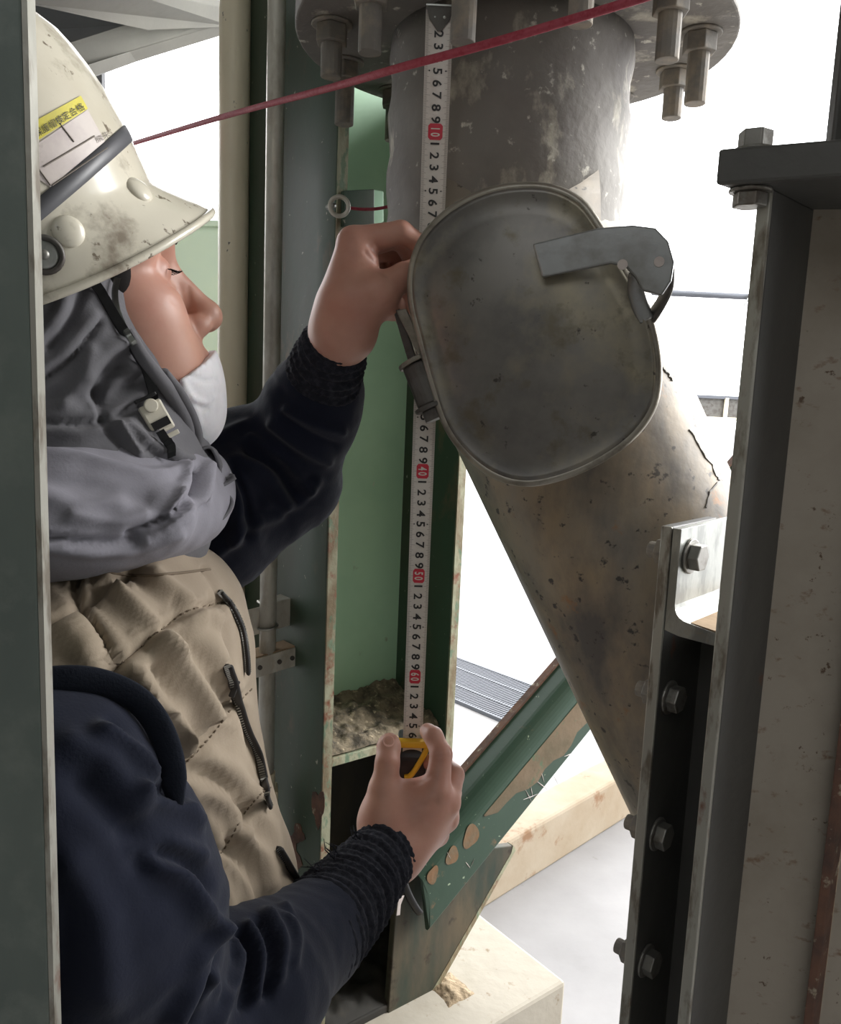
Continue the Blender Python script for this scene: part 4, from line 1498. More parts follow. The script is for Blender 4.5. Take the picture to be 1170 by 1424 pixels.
# hair at the temple and under the helmet
HF = Field(HO - .16, HO + .16, .003)
HF.ell(hl(-.012, 0, .020), (.0935, .0775, .090), HAX, 0)
HF.plane_cut(hl(.050, 0, 0), nz(hf * 1 + hu * -.05))
HF.plane_cut(hl(0, 0, -.045), -hu)
for s in (-1, 1):
    HF.ell(hl(.040, .0600 * s, .012), (.017, .010, .034), HAX, .004)
V, Q = HF.mesh()
V = tuck(V, .008)
link('hair', np_mesh('hair', V, Q), MT['hair'], person, smooth=True)

# --- face mask pulled down under the nose
MF = Field(HO - .15, HO + .15, .002)
head_prims(MF, .004, False)
MF.ell(hl(.083, 0, -.083), (.026, .036, .034), HAX, .02)
MF.ell(hl(.075, 0, -.112), (.022, .03, .018), HAX, .02)
pm0, pm1 = P(248, 527, .58), P(300, 487, .62)
nmask = nz(np.cross(pm1 - pm0, hs_ * -1))
if nmask @ hu < 0:
    nmask = -nmask
MF.plane_cut(pm0, nmask)
pmc = P(246, 527, .58)
MF.plane_cut(pmc, nz(-hf + .25 * hu))
V, Q = MF.mesh()
V = sculpt(V, Q, [([(262, 520), (285, 530), (300, 528)], 3, -.001), ([(266, 552), (285, 560), (298, 552)], 3.5, .0014), ([(268, 562), (290, 570)], 3, -.001),
                  ([(255, 530), (270, 560), (278, 590)], 4, .001)])
link('face_mask', np_mesh('face_mask', V, Q), MT['mask'], person, smooth=True)

# ------------------------------------------------------------------ hood
DF = Field((-.48, .38, 1.24), (-.07, .85, 1.66), .0025)
DF.ell(hl(-.022, 0, -.010), (.100, .089, .122), HAX, 0)
DF.ell(hl(.005, 0, -.075), (.075, .078, .060), HAX, .03)
DF.cone(hl(-.02, 0, -.06), P(135, 700, .60), .075, .085, .03)
DF.ell(P(150, 655, .60), (.066, .100, .045), k=.03)
# opening for the face
cutn = nz(.875 * RT + .484 * UP)
DF.plane_cut(P(207, 492, .60), cutn) if False else None
cf = Field(DF.lo, DF.lo + np.array(DF.F.shape) * DF.h, DF.h) if False else None
DF.cone(hl(.10, 0, .02), hl(.165, 0, .02), .083, .09, .006, 'sub')
DF.cone(P(262, 480, .60), P(330, 420, .62), .036, .06, .006, 'sub')
DF.ell(hl(.07, 0, -.02), (.06, .06, .07), HAX, .008, 'sub')
V, Q = DF.mesh()
hood_strokes = [
    ([(50, 535), (99, 498), (137, 450)], 5, -.0045), ([(44, 522), (92, 486), (130, 440)], 8, .003),
    ([(40, 586), (113, 587), (164, 577), (196, 562)], 5, -.005), ([(40, 600), (113, 601), (160, 590)], 9, .003),
    ([(137, 540), (146, 586), (168, 612), (188, 640)], 6, -.005), ([(163, 590), (190, 632)], 7, .006), ([(178, 590), (210, 622), (240, 640)], 7, .006),
    ([(137, 545), (150, 520), (168, 508)], 12, -.008), ([(150, 560), (178, 540), (196, 530)], 10, -.006), ([(125, 525), (145, 495), (170, 480)], 12, .005),
    ([(55, 470), (80, 440), (90, 400)], 10, .005), ([(70, 480), (100, 440), (118, 400)], 8, -.005), ([(90, 560), (110, 530), (125, 490)], 10, .004),
    ([(215, 600), (240, 630), (262, 640)], 6, .005), ([(205, 622), (235, 645), (258, 648)], 5, -.005), ([(55, 555), (90, 548), (120, 560)], 10, -.003),
]
V = sculpt(V, Q, hood_strokes)
N = vnormals(V, Q)
V = V + N * (.0018 * vnoise(V * 35) + .0006 * vnoise(V * 110))[:, None]
V = tuck(V, .006)
hood = link('hood', np_mesh('hood', V, Q), MT['hood'], person, smooth=True)

# lower drape of the hood over the shoulders, its lighter grey paints in light
DG = Field((-.50, .36, 1.22), (-.07, .88, 1.50), .0025)
DG.ell(P(150, 662, .60), (.072, .128, .040), k=.02)
DG.ell(P(146, 700, .60), (.084, .148, .044), k=.02)
DG.cone(P(60, 735, .50), P(225, 722, .52), .026, .020, .02)
DG.ell(P(250, 690, .60), (.030, .07, .035), k=.02)
V, Q = DG.mesh()
V = sculpt(V, Q, [
    ([(20, 628), (100, 634), (160, 648), (215, 660), (250, 652)], 8, .005), ([(60, 662), (140, 676), (200, 690)], 14, -.004), ([(60, 690), (110, 705), (165, 695)], 15, .004),
    ([(258, 652), (252, 688), (237, 712)], 6, .007), ([(272, 655), (264, 690), (228, 722), (181, 742)], 6, -.008), ([(288, 652), (280, 692), (250, 722), (200, 748)], 7, .007),
    ([(20, 742), (110, 752), (175, 752), (232, 734), (285, 700)], 4, -.006), ([(20, 757), (120, 767), (190, 764), (250, 744)], 8, .004), ([(100, 720), (160, 726), (200, 716)], 9, .004),
])
N = vnormals(V, Q)
V = V + N * (.0020 * vnoise(V * 32 + 7) + .0006 * vnoise(V * 110))[:, None]
drape = link('hood_drape', np_mesh('hood_drape', V, Q), MT['hood_lit'], hood, smooth=True, label='lower drape of the hood, lit tone painted lilac grey')
bh = bvh_of([hood, body])
# rolled edge of the hood round the face
ed = [P(176, 455, .545), P(196, 492, .535), P(219, 522, .545), P(238, 548, .56), P(254, 577, .575), P(264, 606, .585), P(266, 632, .59)]
MB().tube(spline(ed, 30), [.003 + .002 * math.sin(math.pi * t) for t in np.linspace(0.1, .95, 30)], 12).build('hood_edge', MT['hood'], hood, smooth=True)
ed = [P(226, 516, .55), P(246, 546, .565), P(263, 582, .585), P(272, 612, .59), P(270, 640, .59)]
MB().tube(spline(ed, 26), [.003 + .002 * math.sin(math.pi * t) for t in np.linspace(0, 1, 26)], 10, flat=(1, 1.5)).build('hood_hem', MT['hood'], hood, smooth=True)


def ribbon(path, depthvec, th, name, material, parent):
    """sheet swept along depthvec, with thickness"""
    pts = spline(path, 20)
    d = np.asarray(depthvec, float)
    up_ = [nz(np.cross(nz(pts[min(i + 1, 19)] - pts[max(i - 1, 0)]), nz(d))) for i in range(20)]
    rings = []
    for i, p in enumerate(pts):
        a, e = up_[i] * th, d * (1 + .12 * math.sin(i * .9))
        rings.append([p - a, p - a + e * .5 + up_[i] * .003, p - a + e, p + a + e, p + a + e * .5 + up_[i] * .003, p + a])
    V, Q = loft(rings)
    fs = [tuple(q) for q in Q] + [tuple(range(6)), tuple(19 * 6 + k for k in range(5, -1, -1))]
    return MB().add(V, fs).build(name, material, parent, smooth=True)


dv = nz(P(290, 650, .7) - P(290, 650, .6))
ribbon([P(272, 628, .585), P(292, 622, .59), P(303, 640, .595), P(309, 664, .60), P(327, 662, .61)], dv * .05 - UP * .006, .0012, 'hood_flap', MT['hood'], hood)
ribbon([P(275, 664, .585), P(296, 676, .585), P(312, 674, .595), P(328, 664, .60)], dv * .05, .0012, 'hood_flap', MT['hood'], hood)
ribbon([P(262, 744, .57), P(288, 722, .58), P(308, 722, .59), P(322, 704, .60), P(318, 690, .605), P(290, 680, .60)], dv * .05 + UP * .003, .0012, 'hood_flap', MT['hood'], hood)
ribbon([P(270, 690, .575), P(285, 686, .58), P(300, 690, .585), P(308, 705, .59), P(300, 720, .59)], dv * .04, .0012, 'hood_flap', MT['hood_dark'], hood)

# ------------------------------------------------------------------ vest
vyaw = math.radians(6)
vf = np.array([math.cos(vyaw), math.sin(vyaw), 0])
vs_ = np.array([math.sin(vyaw), -math.cos(vyaw), 0])
prof = [  # py, right silhouette px, half depth, half width
    (735, 262, .066, .072), (765, 276, .075, .082), (788, 294, .088, .105), (815, 312, .104, .140), (850, 331, .124, .165), (900, 346, .140, .176), (950, 351, .148, .180),
    (1000, 359, .151, .178), (1050, 367, .152, .172), (1100, 378, .152, .165), (1150, 391, .153, .16), (1200, 404, .154, .155), (1250, 415, .154, .152), (1320, 420, .154, .15), (1424, 424, .154, .15), (1560, 428, .152, .15)]
pp_ = spline(prof, 150)
rings = []
NSEG = 200
for py, ex, a, bb_ in pp_:
    cdp = np.interp(py, [780, 900, 1100, 1250], [.60, .62, .645, .665])
    c0 = P(ex, py, cdp)
    c = c0 - vf * a
    ring = []
    for k in range(NSEG):
        t = 2 * math.pi * k / NSEG
        e = 2 / 2.5
        e = 2 / (2.0 + .4 * max(0, min(1, (980 - py) / 150)))
        x = math.copysign(abs(math.cos(t)) ** e, math.cos(t)) * a
        y = math.copysign(abs(math.sin(t)) ** e, math.sin(t)) * bb_
        ring.append(c + vf * x + vs_ * y)
    rings.append(ring)
V, Q = loft(rings)
N = vnormals(V, Q)
ctr = V.mean(0)
if (N * (V - ctr)).sum() < 0:
    Q = Q[:, ::-1]
quilt = [[(150, 940), (165, 927), (213, 884), (261, 850), (318, 835)], [(236, 1075), (257, 1062), (290, 1028), (319, 990), (350, 958)],
         [(285, 1215), (314, 1177), (338, 1134), (362, 1105), (385, 1090)], [(60, 880), (100, 860), (150, 815), (190, 790)]]
vest_strokes = [(q, 5, -.0055) for q in quilt]
vest_strokes += [
    ([(107, 775), (109, 836), (146, 899), (192, 975)], 4, -.0045), ([(118, 775), (122, 836), (158, 895), (204, 968)], 6, .002), ([(95, 785), (98, 840), (130, 900)], 6, .002),
    ([(141, 793), (209, 875), (240, 905)], 11, .005), ([(175, 790), (240, 850), (280, 880)], 12, -.003), ([(215, 800), (270, 840), (300, 860)], 10, .004),
    ([(225, 895), (262, 935), (305, 1000)], 11, .006), ([(265, 860), (300, 910), (330, 960)], 12, .005), ([(250, 880), (285, 930), (320, 985)], 7, -.003),
    ([(190, 940), (215, 970), (250, 1010), (262, 1040)], 11, .005), ([(200, 985), (245, 985), (258, 1010), (248, 1050)], 7, .005), ([(215, 930), (240, 970), (275, 1020)], 7, -.004),
    ([(250, 1085), (280, 1100), (310, 1120), (325, 1150)], 13, .006), ([(290, 1050), (330, 1085), (350, 1110)], 12, .005), ([(262, 1075), (300, 1085), (330, 1120)], 6, -.003),
    ([(262, 1110), (290, 1150), (300, 1185)], 8, .005), ([(272, 1120), (290, 1190), (285, 1240)], 8, -.003),
    ([(330, 1160), (360, 1190), (375, 1230)], 13, .006), ([(345, 1110), (372, 1150), (392, 1200)], 11, .004), ([(315, 1195), (340, 1230), (350, 1265)], 9, .004), ([(318, 1180), (345, 1205), (362, 1250)], 6, -.003),
    ([(300, 1215), (320, 1255), (310, 1290)], 12, .004),
    ([(60, 800), (85, 850), (120, 905)], 12, .004), ([(60, 850), (90, 890), (130, 930)], 10, .003),
    ([(285, 790), (305, 830), (312, 880), (320, 925)], 4, -.003), ([(312, 925), (330, 965), (345, 1010), (362, 1060), (376, 1110)], 5, -.004),
]
# puckers along the quilting stitches
rs_ = random.Random(5)
for q in quilt:
    sp = spline(q, 22)
    for i in range(1, 21, 2):
        d_ = sp[min(i + 1, 21)] - sp[i - 1]
        n_ = np.array([-d_[1], d_[0]]) / (np.linalg.norm(d_) + 1e-6)
        for sgn in (1, -1):
            L0 = rs_.uniform(12, 26) * sgn
            vest_strokes.append(([tuple(sp[i] + n_ * 3 * sgn), tuple(sp[i] + n_ * L0)], 3.0, rs_.choice([-.0016, .0018])))
V = sculpt(V, Q, [(q_, w_ * 1.1, h_ * 1.45) for q_, w_, h_ in vest_strokes], dmax=.70)
N = vnormals(V, Q)
V = V + N * (.0030 * vnoise(V * 17 + 3) + .0014 * vnoise(V * 42))[:, None]
vest = link('vest', np_mesh('vest', V, Q), MT['vest'], person, smooth=True)
bv = bvh_of([vest])
# stitches
for q in quilt[:3]:
    sp = spline(q, 44)
    mb = MB()
    for i in range(0, 43, 2):
        a, n1 = hit(bv, *sp[i])
        b_, n2 = hit(bv, *sp[i + 1])
        if a is None or b_ is None or np.linalg.norm(a - b_) > .02:
            continue
        mb.tube([a + n1 * .0002, (a + b_) / 2 + n1 * .0007, b_ + n2 * .0002], .0006, 5)
    if mb.v:
        mb.build('stitching', MT['seam'], vest)['kind'] = 'stuff'


def on(bvh, x, y, off, d=.6):
    q, n = hit(bvh, x, y)
    if q is None:
        for k in range(1, 14):
            q, n = hit(bvh, x - 2 * k, y)
            if q is not None:
                return q + RT * (2 * k * d / FPX) + n * off
        return P(x, y, d)
    return q + n * off


def zipper(path, n):
    sp = spline(path, n)
    pts = np.array([on(bv, x, y, .0022) for x, y in sp])
    for _ in range(8):
        pts[1:-1] = (pts[:-2] + 2 * pts[1:-1] + pts[2:]) / 4
    MB().tube(pts, .0042, 8, flat=(.45, 1.1)).build('zip', MT['zip'], vest, smooth=True, label='black zip tape with metal teeth')
    mb = MB()
    for i in range(n):
        t = nz(pts[min(i + 1, n - 1)] - pts[max(i - 1, 0)])
        nn_ = nz(CAM - pts[i])
        mb.box(pts[i] + nn_ * .0024, (t, np.cross(t, nn_), nn_), (.0007, .0022, .0008))
    mb.build('zip_teeth', MT['zip_metal'], vest)['kind'] = 'stuff'
    return pts


zipper([(303, 825), (316, 838), (333, 872), (339, 905), (341, 934)], 40)
zipper([(312, 924), (324, 962), (338, 1010), (354, 1045), (364, 1090), (372, 1120)], 70)
zipper([(384, 1180), (396, 1200), (410, 1224)], 18)
for (x, y) in ((322, 955),):
    c = on(bv, x, y, .003)
    MB().box(c, (RT * .4 + UP, RT - UP * .4, FW), (.006, .002, .0012)).build('zip_pull', MT['zip'], vest, bevel=.0008)
# collar top edge and seam cord
mb = MB().tube([on(bv, x, y, .0002) for x, y in spline([(120, 790), (180, 800), (240, 798), (292, 792)], 20)], .0010, 6)
mb.build('collar_seam', MT['seam'], vest, smooth=True)

# ------------------------------------------------------------------ sleeves


def sleeve(pts, rads, strokes, name, extra=(), lo=None, hi=None, label=None, k=.025, wr=.0024):
    A = PL(*pts)
    lo = np.min(A, 0) - .10
    hi = np.max(A, 0) + .10
    F = Field(lo, hi, .0026)
    F.chain(A, rads, k)
    for (p, r) in extra:
        F.ell(P(*p), (r, r, r), k=.03)
    V, Q = F.mesh()
    N = vnormals(V, Q)
    # folds that run round the arm
    best = np.full(len(V), 9.0)
    along = np.zeros(len(V))
    acc = 0
    for a, b_ in zip(A[:-1], A[1:]):
        d_ = b_ - a
        L = np.linalg.norm(d_)
        t = np.clip(((V - a) @ d_) / (L * L), 0, 1)
        q = np.linalg.norm(V - a - t[:, None] * d_, axis=1)
        mm = q < best
        best[mm] = q[mm]
        along[mm] = acc + t[mm] * L
        acc += L
    w = vnoise(np.stack([along * 55 + vnoise(V * 14) * 1.6, V[:, 1] * 9, V[:, 2] * 9], 1))
    V = V + N * (wr * (1 - np.abs(w) * 2.0) + .0016 * vnoise(V * 30) + .0005 * vnoise(V * 120))[:, None]
    V = sculpt(V, Q, [(q_, w_ * 1.3, h_ * 1.75) for q_, w_, h_ in strokes], facing=.2)
    V = smooth(V, Q, 2)
    return link(name, np_mesh(name, V, Q), MT['navy'], person, smooth=True)


near_strokes = [
    ([(141, 1019), (180, 1040), (209, 1072), (199, 1098)], 10, .006), ([(150, 1010), (200, 1050), (222, 1075)], 6, -.003), ([(203, 1086), (222, 1102), (245, 1112)], 7, -.005),
    ([(225, 1112), (257, 1126), (276, 1142)], 10, .005), ([(100, 1035), (150, 1065), (190, 1120)], 16, .003), ([(120, 1090), (170, 1140), (200, 1190)], 18, -.004),
    ([(213, 1201), (252, 1225), (281, 1269), (302, 1293)], 10, .006), ([(225, 1185), (262, 1200), (285, 1230)], 9, -.004), ([(190, 1180), (240, 1175), (280, 1190)], 10, .003),
    ([(302, 1297), (275, 1350), (242, 1413)], 8, .006), ([(312, 1300), (285, 1350), (260, 1424)], 6, -.006),
    ([(318, 1302), (330, 1330), (320, 1380)], 6, .004), ([(345, 1290), (362, 1325), (355, 1385)], 6, .004), ([(372, 1270), (392, 1310), (386, 1360)], 6, .004),
    ([(332, 1300), (348, 1345), (340, 1400)], 5, -.004), ([(360, 1280), (378, 1325), (372, 1385)], 5, -.004), ([(290, 1350), (310, 1390), (300, 1424)], 7, .004), ([(395, 1260), (412, 1300), (408, 1340)], 5, .003),
    ([(100, 1200), (140, 1280), (150, 1380)], 22, .003),
]
sn_ = sleeve(arm_n[:5], [.072, .0695, .068, .0485, .0395], near_strokes, 'jacket_sleeve', wr=.0012)
far_strokes = [
    ([(300, 770), (340, 735), (385, 715)], 7, .004), ([(330, 640), (370, 660), (395, 700)], 7, .004), ([(350, 610), (400, 640), (430, 680)], 6, .004), ([(345, 625), (385, 650), (412, 690)], 5, -.004),
    ([(380, 590), (420, 620), (455, 640)], 6, .004), ([(400, 570), (440, 590), (475, 600)], 5, .0035), ([(395, 582), (432, 606), (466, 620)], 4, -.003),
    ([(310, 650), (330, 700), (325, 750)], 7, .004), ([(325, 650), (345, 700), (345, 745)], 5, -.004), ([(290, 620), (320, 600), (345, 590)], 6, .003), ([(370, 700), (410, 700), (440, 670)], 6, .003),
]
sf_ = sleeve(arm_f[:4] + [(446, 535, .797)], [.060, .056, .051, .0435, .039], far_strokes, 'jacket_sleeve', extra=(((338, 645, .845), .056), ((300, 690, .80), .05)), wr=.0016)
# welt seam over the far sleeve
MB().tube([P(275, 722, .735), P(279, 745, .735), P(283, 785, .74)], .0008, 6).build('jacket_cord', MT['label'], person)


def cuff(pts, rads, name='knit_cuff'):
    A = spline(np.array(PL(*pts)), 120)
    R = np.interp(np.linspace(0, 1, 120), np.linspace(0, 1, len(rads)), rads)
    h = np.array([0, 0, 1.0])
    rings = []
    n = 110
    s = 0
    for i in range(120):
        t = nz(A[min(i + 1, 119)] - A[max(i - 1, 0)])
        h = nz(h - t * (h @ t))
        w = np.cross(t, h)
        if i:
            s += np.linalg.norm(A[i] - A[i - 1])
        ring = []
        for k in range(n):
            a = 2 * math.pi * k / n
            ph = s * 720 + 1.3 * math.sin(a * 2 + s * 30) + .8 * math.sin(a * 3 - s * 50)
            f = .0012 * math.sin(ph) + .0009 * math.sin(ph * .53 + a) + .0004 * math.sin(a * 30 + 2.2 * math.sin(s * 300))
            ring.append(A[i] + (R[i] + f) * (math.cos(a) * h + math.sin(a) * w))
        rings.append(ring)
    # turn the hem inwards
    c = A[-1]
    rings.append([c + (np.array(p) - c) * .86 for p in rings[-1]])
    rings.append([c - t * .01 + (np.array(p) - c) * .84 for p in rings[-2]])
    V, Q = loft(rings)
    return link(name, np_mesh(name, V, Q), MT['cuff'], person, smooth=True)


cn_ = cuff([(394, 1338, .594), (440, 1297, .632), (490, 1242, .684), (538, 1184, .736)], [.0385, .0385, .0355, .0285])
cf_ = cuff([(420, 588, .823), (440, 548, .803), (460, 496, .767), (475, 460, .745)], [.0405, .0395, .033, .0262])
# frayed knit threads at the cuff
for base, d_ in (((500, 1160, .70), (-9, -6)), ((470, 1188, .67), (-12, -14)), ((446, 1212, .655), (-10, -8))):
    mb = MB()
    for k in range(6):
        p0 = P(base[0] + RNG.randn() * 5, base[1] + RNG.randn() * 5, base[2])
        p1 = P(base[0] + d_[0] * .6 + RNG.randn() * 5, base[1] + d_[1] * .6 + RNG.randn() * 5, base[2] + RNG.randn() * .004)
        p2 = P(base[0] + d_[0] + RNG.randn() * 7, base[1] + d_[1] + RNG.randn() * 6, base[2] + RNG.randn() * .006)
        mb.tube([p0, p1, p2], [.0007, .0005, .0002], 5)
    mb.build('frayed_threads', MT['cuff'], cn_)['kind'] = 'stuff'

# armhole trim
ah = [(28, 952), (62, 946), (110, 944), (150, 952), (190, 972), (218, 1005), (236, 1050), (243, 1100), (246, 1140)]
bs = bvh_of([vest, sn_])
sp_ = spline(ah, 44)
dep = []
for x, y in sp_:
    ds = []
    for ox, oy in ((0, 0), (-9, 4), (9, -4), (-5, 9), (5, -9), (-12, 10), (12, -10)):
        q, n = hit(bs, x + ox, y + oy)
        if q is not None:
            ds.append(proj(q)[2])
    dep.append(min(ds) if ds else .45)
dep = np.array(dep)
for _ in range(40):
    dep[1:-1] = (dep[:-2] + dep[1:-1] * 2 + dep[2:]) / 4
w = [P(x, y, d_ - .001 + .014 * max(0, (i_ - 33) / 10) ** 2) for i_, ((x, y), d_) in enumerate(zip(sp_, dep))]
MB().tube(w, [.0072] * 36 + list(np.linspace(.0070, .002, 8)), 12, flat=(.32, 1.0), up=-FW).build('armhole_trim', MT['trim'], vest, smooth=True, label='dark ribbed armhole trim')

# ------------------------------------------------------------------ trousers and boots (out of the frame, below)
TFd = Field((-.46, .36, 0.05), (-.06, .86, 1.02), .006)
hip = P(120, 1500, .60)
hip = np.array([hip[0], hip[1], .93])
TFd.ell(hip, (.135, .165, .11))
for s, y in ((1, .51), (-1, .70)):
    TFd.chain([np.array([hip[0], y, .88]), np.array([-.225, y, .48]), np.array([-.25, y, .08])], [.09, .072, .06], .03)
V, Q = TFd.mesh()
link('trousers', np_mesh('trousers', V, Q), MT['trousers'], person, smooth=True)
for y in (.51, .70):
    BT = Field((-.36, y - .08, 0), (-.02, y + .08, .16), .005)
    BT.cone((-.25, y, .06), (-.25, y, .13), .052, .055, .01)
    BT.cone((-.26, y, .045), (-.11, y, .036), .045, .036, .02)
    BT.plane_cut((0, 0, .004), (0, 0, -1))
    V, Q = BT.mesh()
    link('boot', np_mesh('boot', V, Q), MT['boot'], person, smooth=True)

# ------------------------------------------------------------------ helmet
us = np.unique(np.concatenate([np.linspace(0, .05, 16), np.array(HU)]))
NS = 120
rings = [[hsurf(2 * math.pi * k / NS, u) for k in range(NS)] for u in us]
V, Q = loft(rings)
fs = [tuple(q) for q in Q] + [tuple((len(us) - 1) * NS + k for k in range(NS))]
me_ = MB().add(V, fs).mesh('helmet')
bhel = BVHTree.FromPolygons([v.co[:] for v in me_.vertices], [tuple(p.vertices) for p in me_.polygons])
helmet = link('helmet', me_, MT['helmet'], person, smooth=True)
so = helmet.modifiers.new('shell', 'SOLIDIFY')
so.thickness = .003
so.offset = -1
# rolled rim edge
MB().tube([hsurf(2 * math.pi * k / 80, 0, .0) for k in range(81)], .0028, 8, cap=False).build('helmet_rim', MT['helmet'], helmet, smooth=True)
# grey tape band
BU, BT_, BW2 = .039, .037, .0052
rings = []
for k in range(121):
    th = 2 * math.pi * k / 120
    uc = BU + BT_ * math.cos(th)
    rings.append([hsurf(th, uc - BW2, .0008), hsurf(th, uc, .0010), hsurf(th, uc + BW2, .0008), hsurf(th, uc + BW2, -.001), hsurf(th, uc - BW2, -.001)])
V, Q = loft(rings)
MB().add(V, [tuple(q) for q in Q]).build('helmet_band', MT['helmet_band'], helmet, smooth=True)


def hpatch(c00, c10, c11, c01, name, material, off, n=14):
    vs, ok = [], True
    for j in range(n + 1):
        for i in range(n + 1):
            a, b_ = i / n, j / n
            x, y = (np.array(c00) * (1 - a) + np.array(c10) * a) * (1 - b_) + (np.array(c01) * (1 - a) + np.array(c11) * a) * b_
            q, nn_ = hit(bhel, x, y)
            if q is None:
                return None
            vs.append(q + nn_ * off)
    fs = [(j * (n + 1) + i, j * (n + 1) + i + 1, (j + 1) * (n + 1) + i + 1, (j + 1) * (n + 1) + i) for j in range(n) for i in range(n)]
    return MB().add(vs, fs).build(name, material, helmet, smooth=True)


hpatch((16, 224), (121, 153), (150, 206), (72, 262), 'label_sheet', MT['label'], .0006)
hpatch((10, 190), (111, 134), (121, 152), (14, 220), 'label_stripe', MT['label_yellow'], .0009)


def htext(s, x0, y0, x1, y1, hpx, material, off, name):
    V, Fs = text_mesh(s, 1.0)
    if len(V) == 0:
        return
    lo, hi = V.min(0), V.max(0)
    d_ = np.array([x1 - x0, y1 - y0], float)
    L = np.linalg.norm(d_)
    d_ /= L
    n_ = np.array([d_[1], -d_[0]])
    mid_ = np.array([(x0 + x1) / 2, (y0 + y1) / 2])
    out = []
    for v in V:
        a = (v[0] - (lo[0] + hi[0]) / 2) / (hi[0] - lo[0]) * L
        b_ = (v[1] - (lo[1] + hi[1]) / 2) / (hi[1] - lo[1]) * hpx
        x, y = mid_ + d_ * a + n_ * b_
        q, nn_ = hit(bhel, x, y)
        if q is None:
            return
        out.append(q + nn_ * off)
    MB().add(out, Fs).build(name, material, helmet)


htext('CB\u4fdd\u8b77\u5e3d\u691c\u5b9a\u5408\u683c', 36, 195, 114, 148, 12, MT['ink'], .0014, 'label_lettering')
htext('\u98db\u6765', 132, 196, 150, 186, 9, MT['ink_grey'], .0011, 'label_lettering')
for (a, b_) in (((38, 214), (70, 258)), ((72, 258), (148, 206)), ((60, 232), (130, 190)), ((82, 172), (102, 198))):
    pts = []
    for t in np.linspace(0, 1, 12):
        q, nn_ = hit(bhel, a[0] + (b_[0] - a[0]) * t, a[1] + (b_[1] - a[1]) * t)
        if q is not None:
            pts.append(q + nn_ * .0008)
    if len(pts) > 3:
        MB().tube(pts, .0005, 4).build('label_line', MT['ink_grey'], helmet)
# rivets
for x, y, r, m_, nm in ((95, 322, .0095, 'helmet', 'rivet'), (61, 355, .0098, 'galv', 'snap_stud')):
    q, nn_ = hit(bhel, x, y)
    if q is None:
        continue
    MB().dome(q, nn_, r, .004, 24, 6).build(nm, MT[m_], helmet, smooth=True)
    if nm == 'snap_stud':
        pts = [q + nn_ * .002 + r * (math.cos(t) * nz(np.cross(nn_, UP)) + math.sin(t) * nz(np.cross(nn_, np.cross(nn_, UP)))) for t in np.linspace(0, 2 * math.pi, 24)]
        MB().tube(pts, .0018, 8, cap=False).build('snap_ring', MT['dark_steel'], helmet, smooth=True)
        MB().dome(q + nn_ * .004, nn_, .003, .002, 14, 4).build('snap_pin', MT['bolt'], helmet, smooth=True)
th = -.15
for x, y in ((193, 264),):
    q, nn_ = hit(bhel, x, y)
    if q is None:
        continue
    MB().dome(q, nn_, .0098, .004, 24, 6).build('rivet', MT['helmet'], helmet, smooth=True)

# chin strap with buckle
bst = bvh_of([hood, body, drape])


def strap(path, wpx, name, material, off=.0018, n=30):
    sp = spline(path, n)
    rows = []
    for i, (x, y) in enumerate(sp):
        d_ = sp[min(i + 1, n - 1)] - sp[max(i - 1, 0)]
        nn_ = np.array([-d_[1], d_[0]]) / (np.linalg.norm(d_) + 1e-6)
        c, nrm = hit(bst, x, y)
        if c is None:
            continue
        rows.append((c, nrm, nn_))
    C_ = np.array([r[0] for r in rows])
    for _ in range(6):
        C_[1:-1] = (C_[:-2] + 2 * C_[1:-1] + C_[2:]) / 4
    rings = []
    for i, (c, nrm, nn_) in enumerate(rows):
        c = C_[i] + nrm * off
        dd_ = (c - CAM) @ FW
        sd_ = (RT * nn_[0] - UP * nn_[1]) * (wpx * dd_ / FPX)
        rings.append([c - sd_, c + sd_, c + sd_ + nrm * .0014, c - sd_ + nrm * .0014])
    V, Q = loft(rings)
    fs = [tuple(q) for q in Q] + [(0, 1, 2, 3), tuple(4 * len(rings) - 1 - k for k in range(4))]
    return MB().add(V, fs).build(name, material, helmet, smooth=False)


cs = strap([(122, 380), (140, 412), (160, 448), (186, 490), (204, 520), (210, 548), (208, 562)], 6.5, 'chin_strap', MT['strap'])
strap([(158, 388), (154, 410), (160, 440), (172, 466), (182, 482)], 3.6, 'side_strap', MT['galv'], .003)
strap([(222, 600), (232, 618), (238, 632)], 6, 'chin_strap', MT['strap'], .002, 10)
q, nn_ = hit(bst, 216, 582)
if q is not None:
    nn_ = nz(nn_ * .4 + nz(CAM - q))
    ax1 = nz((RT * 22 - UP * 34) - nn_ * ((RT * 22 - UP * 34) @ nn_))
    ax2 = np.cross(nn_, ax1)
    q = q + nn_ * .005
    MB().box(q, (ax1, ax2, nn_), (.0105, .0078, .0028)).build('buckle', MT['buckle'], cs, bevel=.0014)
    MB().box(q + ax1 * .0045 + nn_ * .0026, (ax1, ax2, nn_), (.0028, .006, .0008)).build('buckle_slot', MT['black_plastic'], cs)
    MB().cyl(q - ax1 * .0085 + nn_ * .002, q - ax1 * .0085 + nn_ * .0045, .0046, 20).build('buckle_button', MT['buckle'], cs, bevel=.0008)
    MB().box(q + ax1 * .014, (ax1, ax2, nn_), (.0016, .0082, .0018)).build('buckle_bar', MT['buckle'], cs, bevel=.0006)
    MB().box(q - ax1 * .0145, (ax1, ax2, nn_), (.0012, .0075, .0018)).build('buckle_bar', MT['black_plastic'], cs, bevel=.0006)

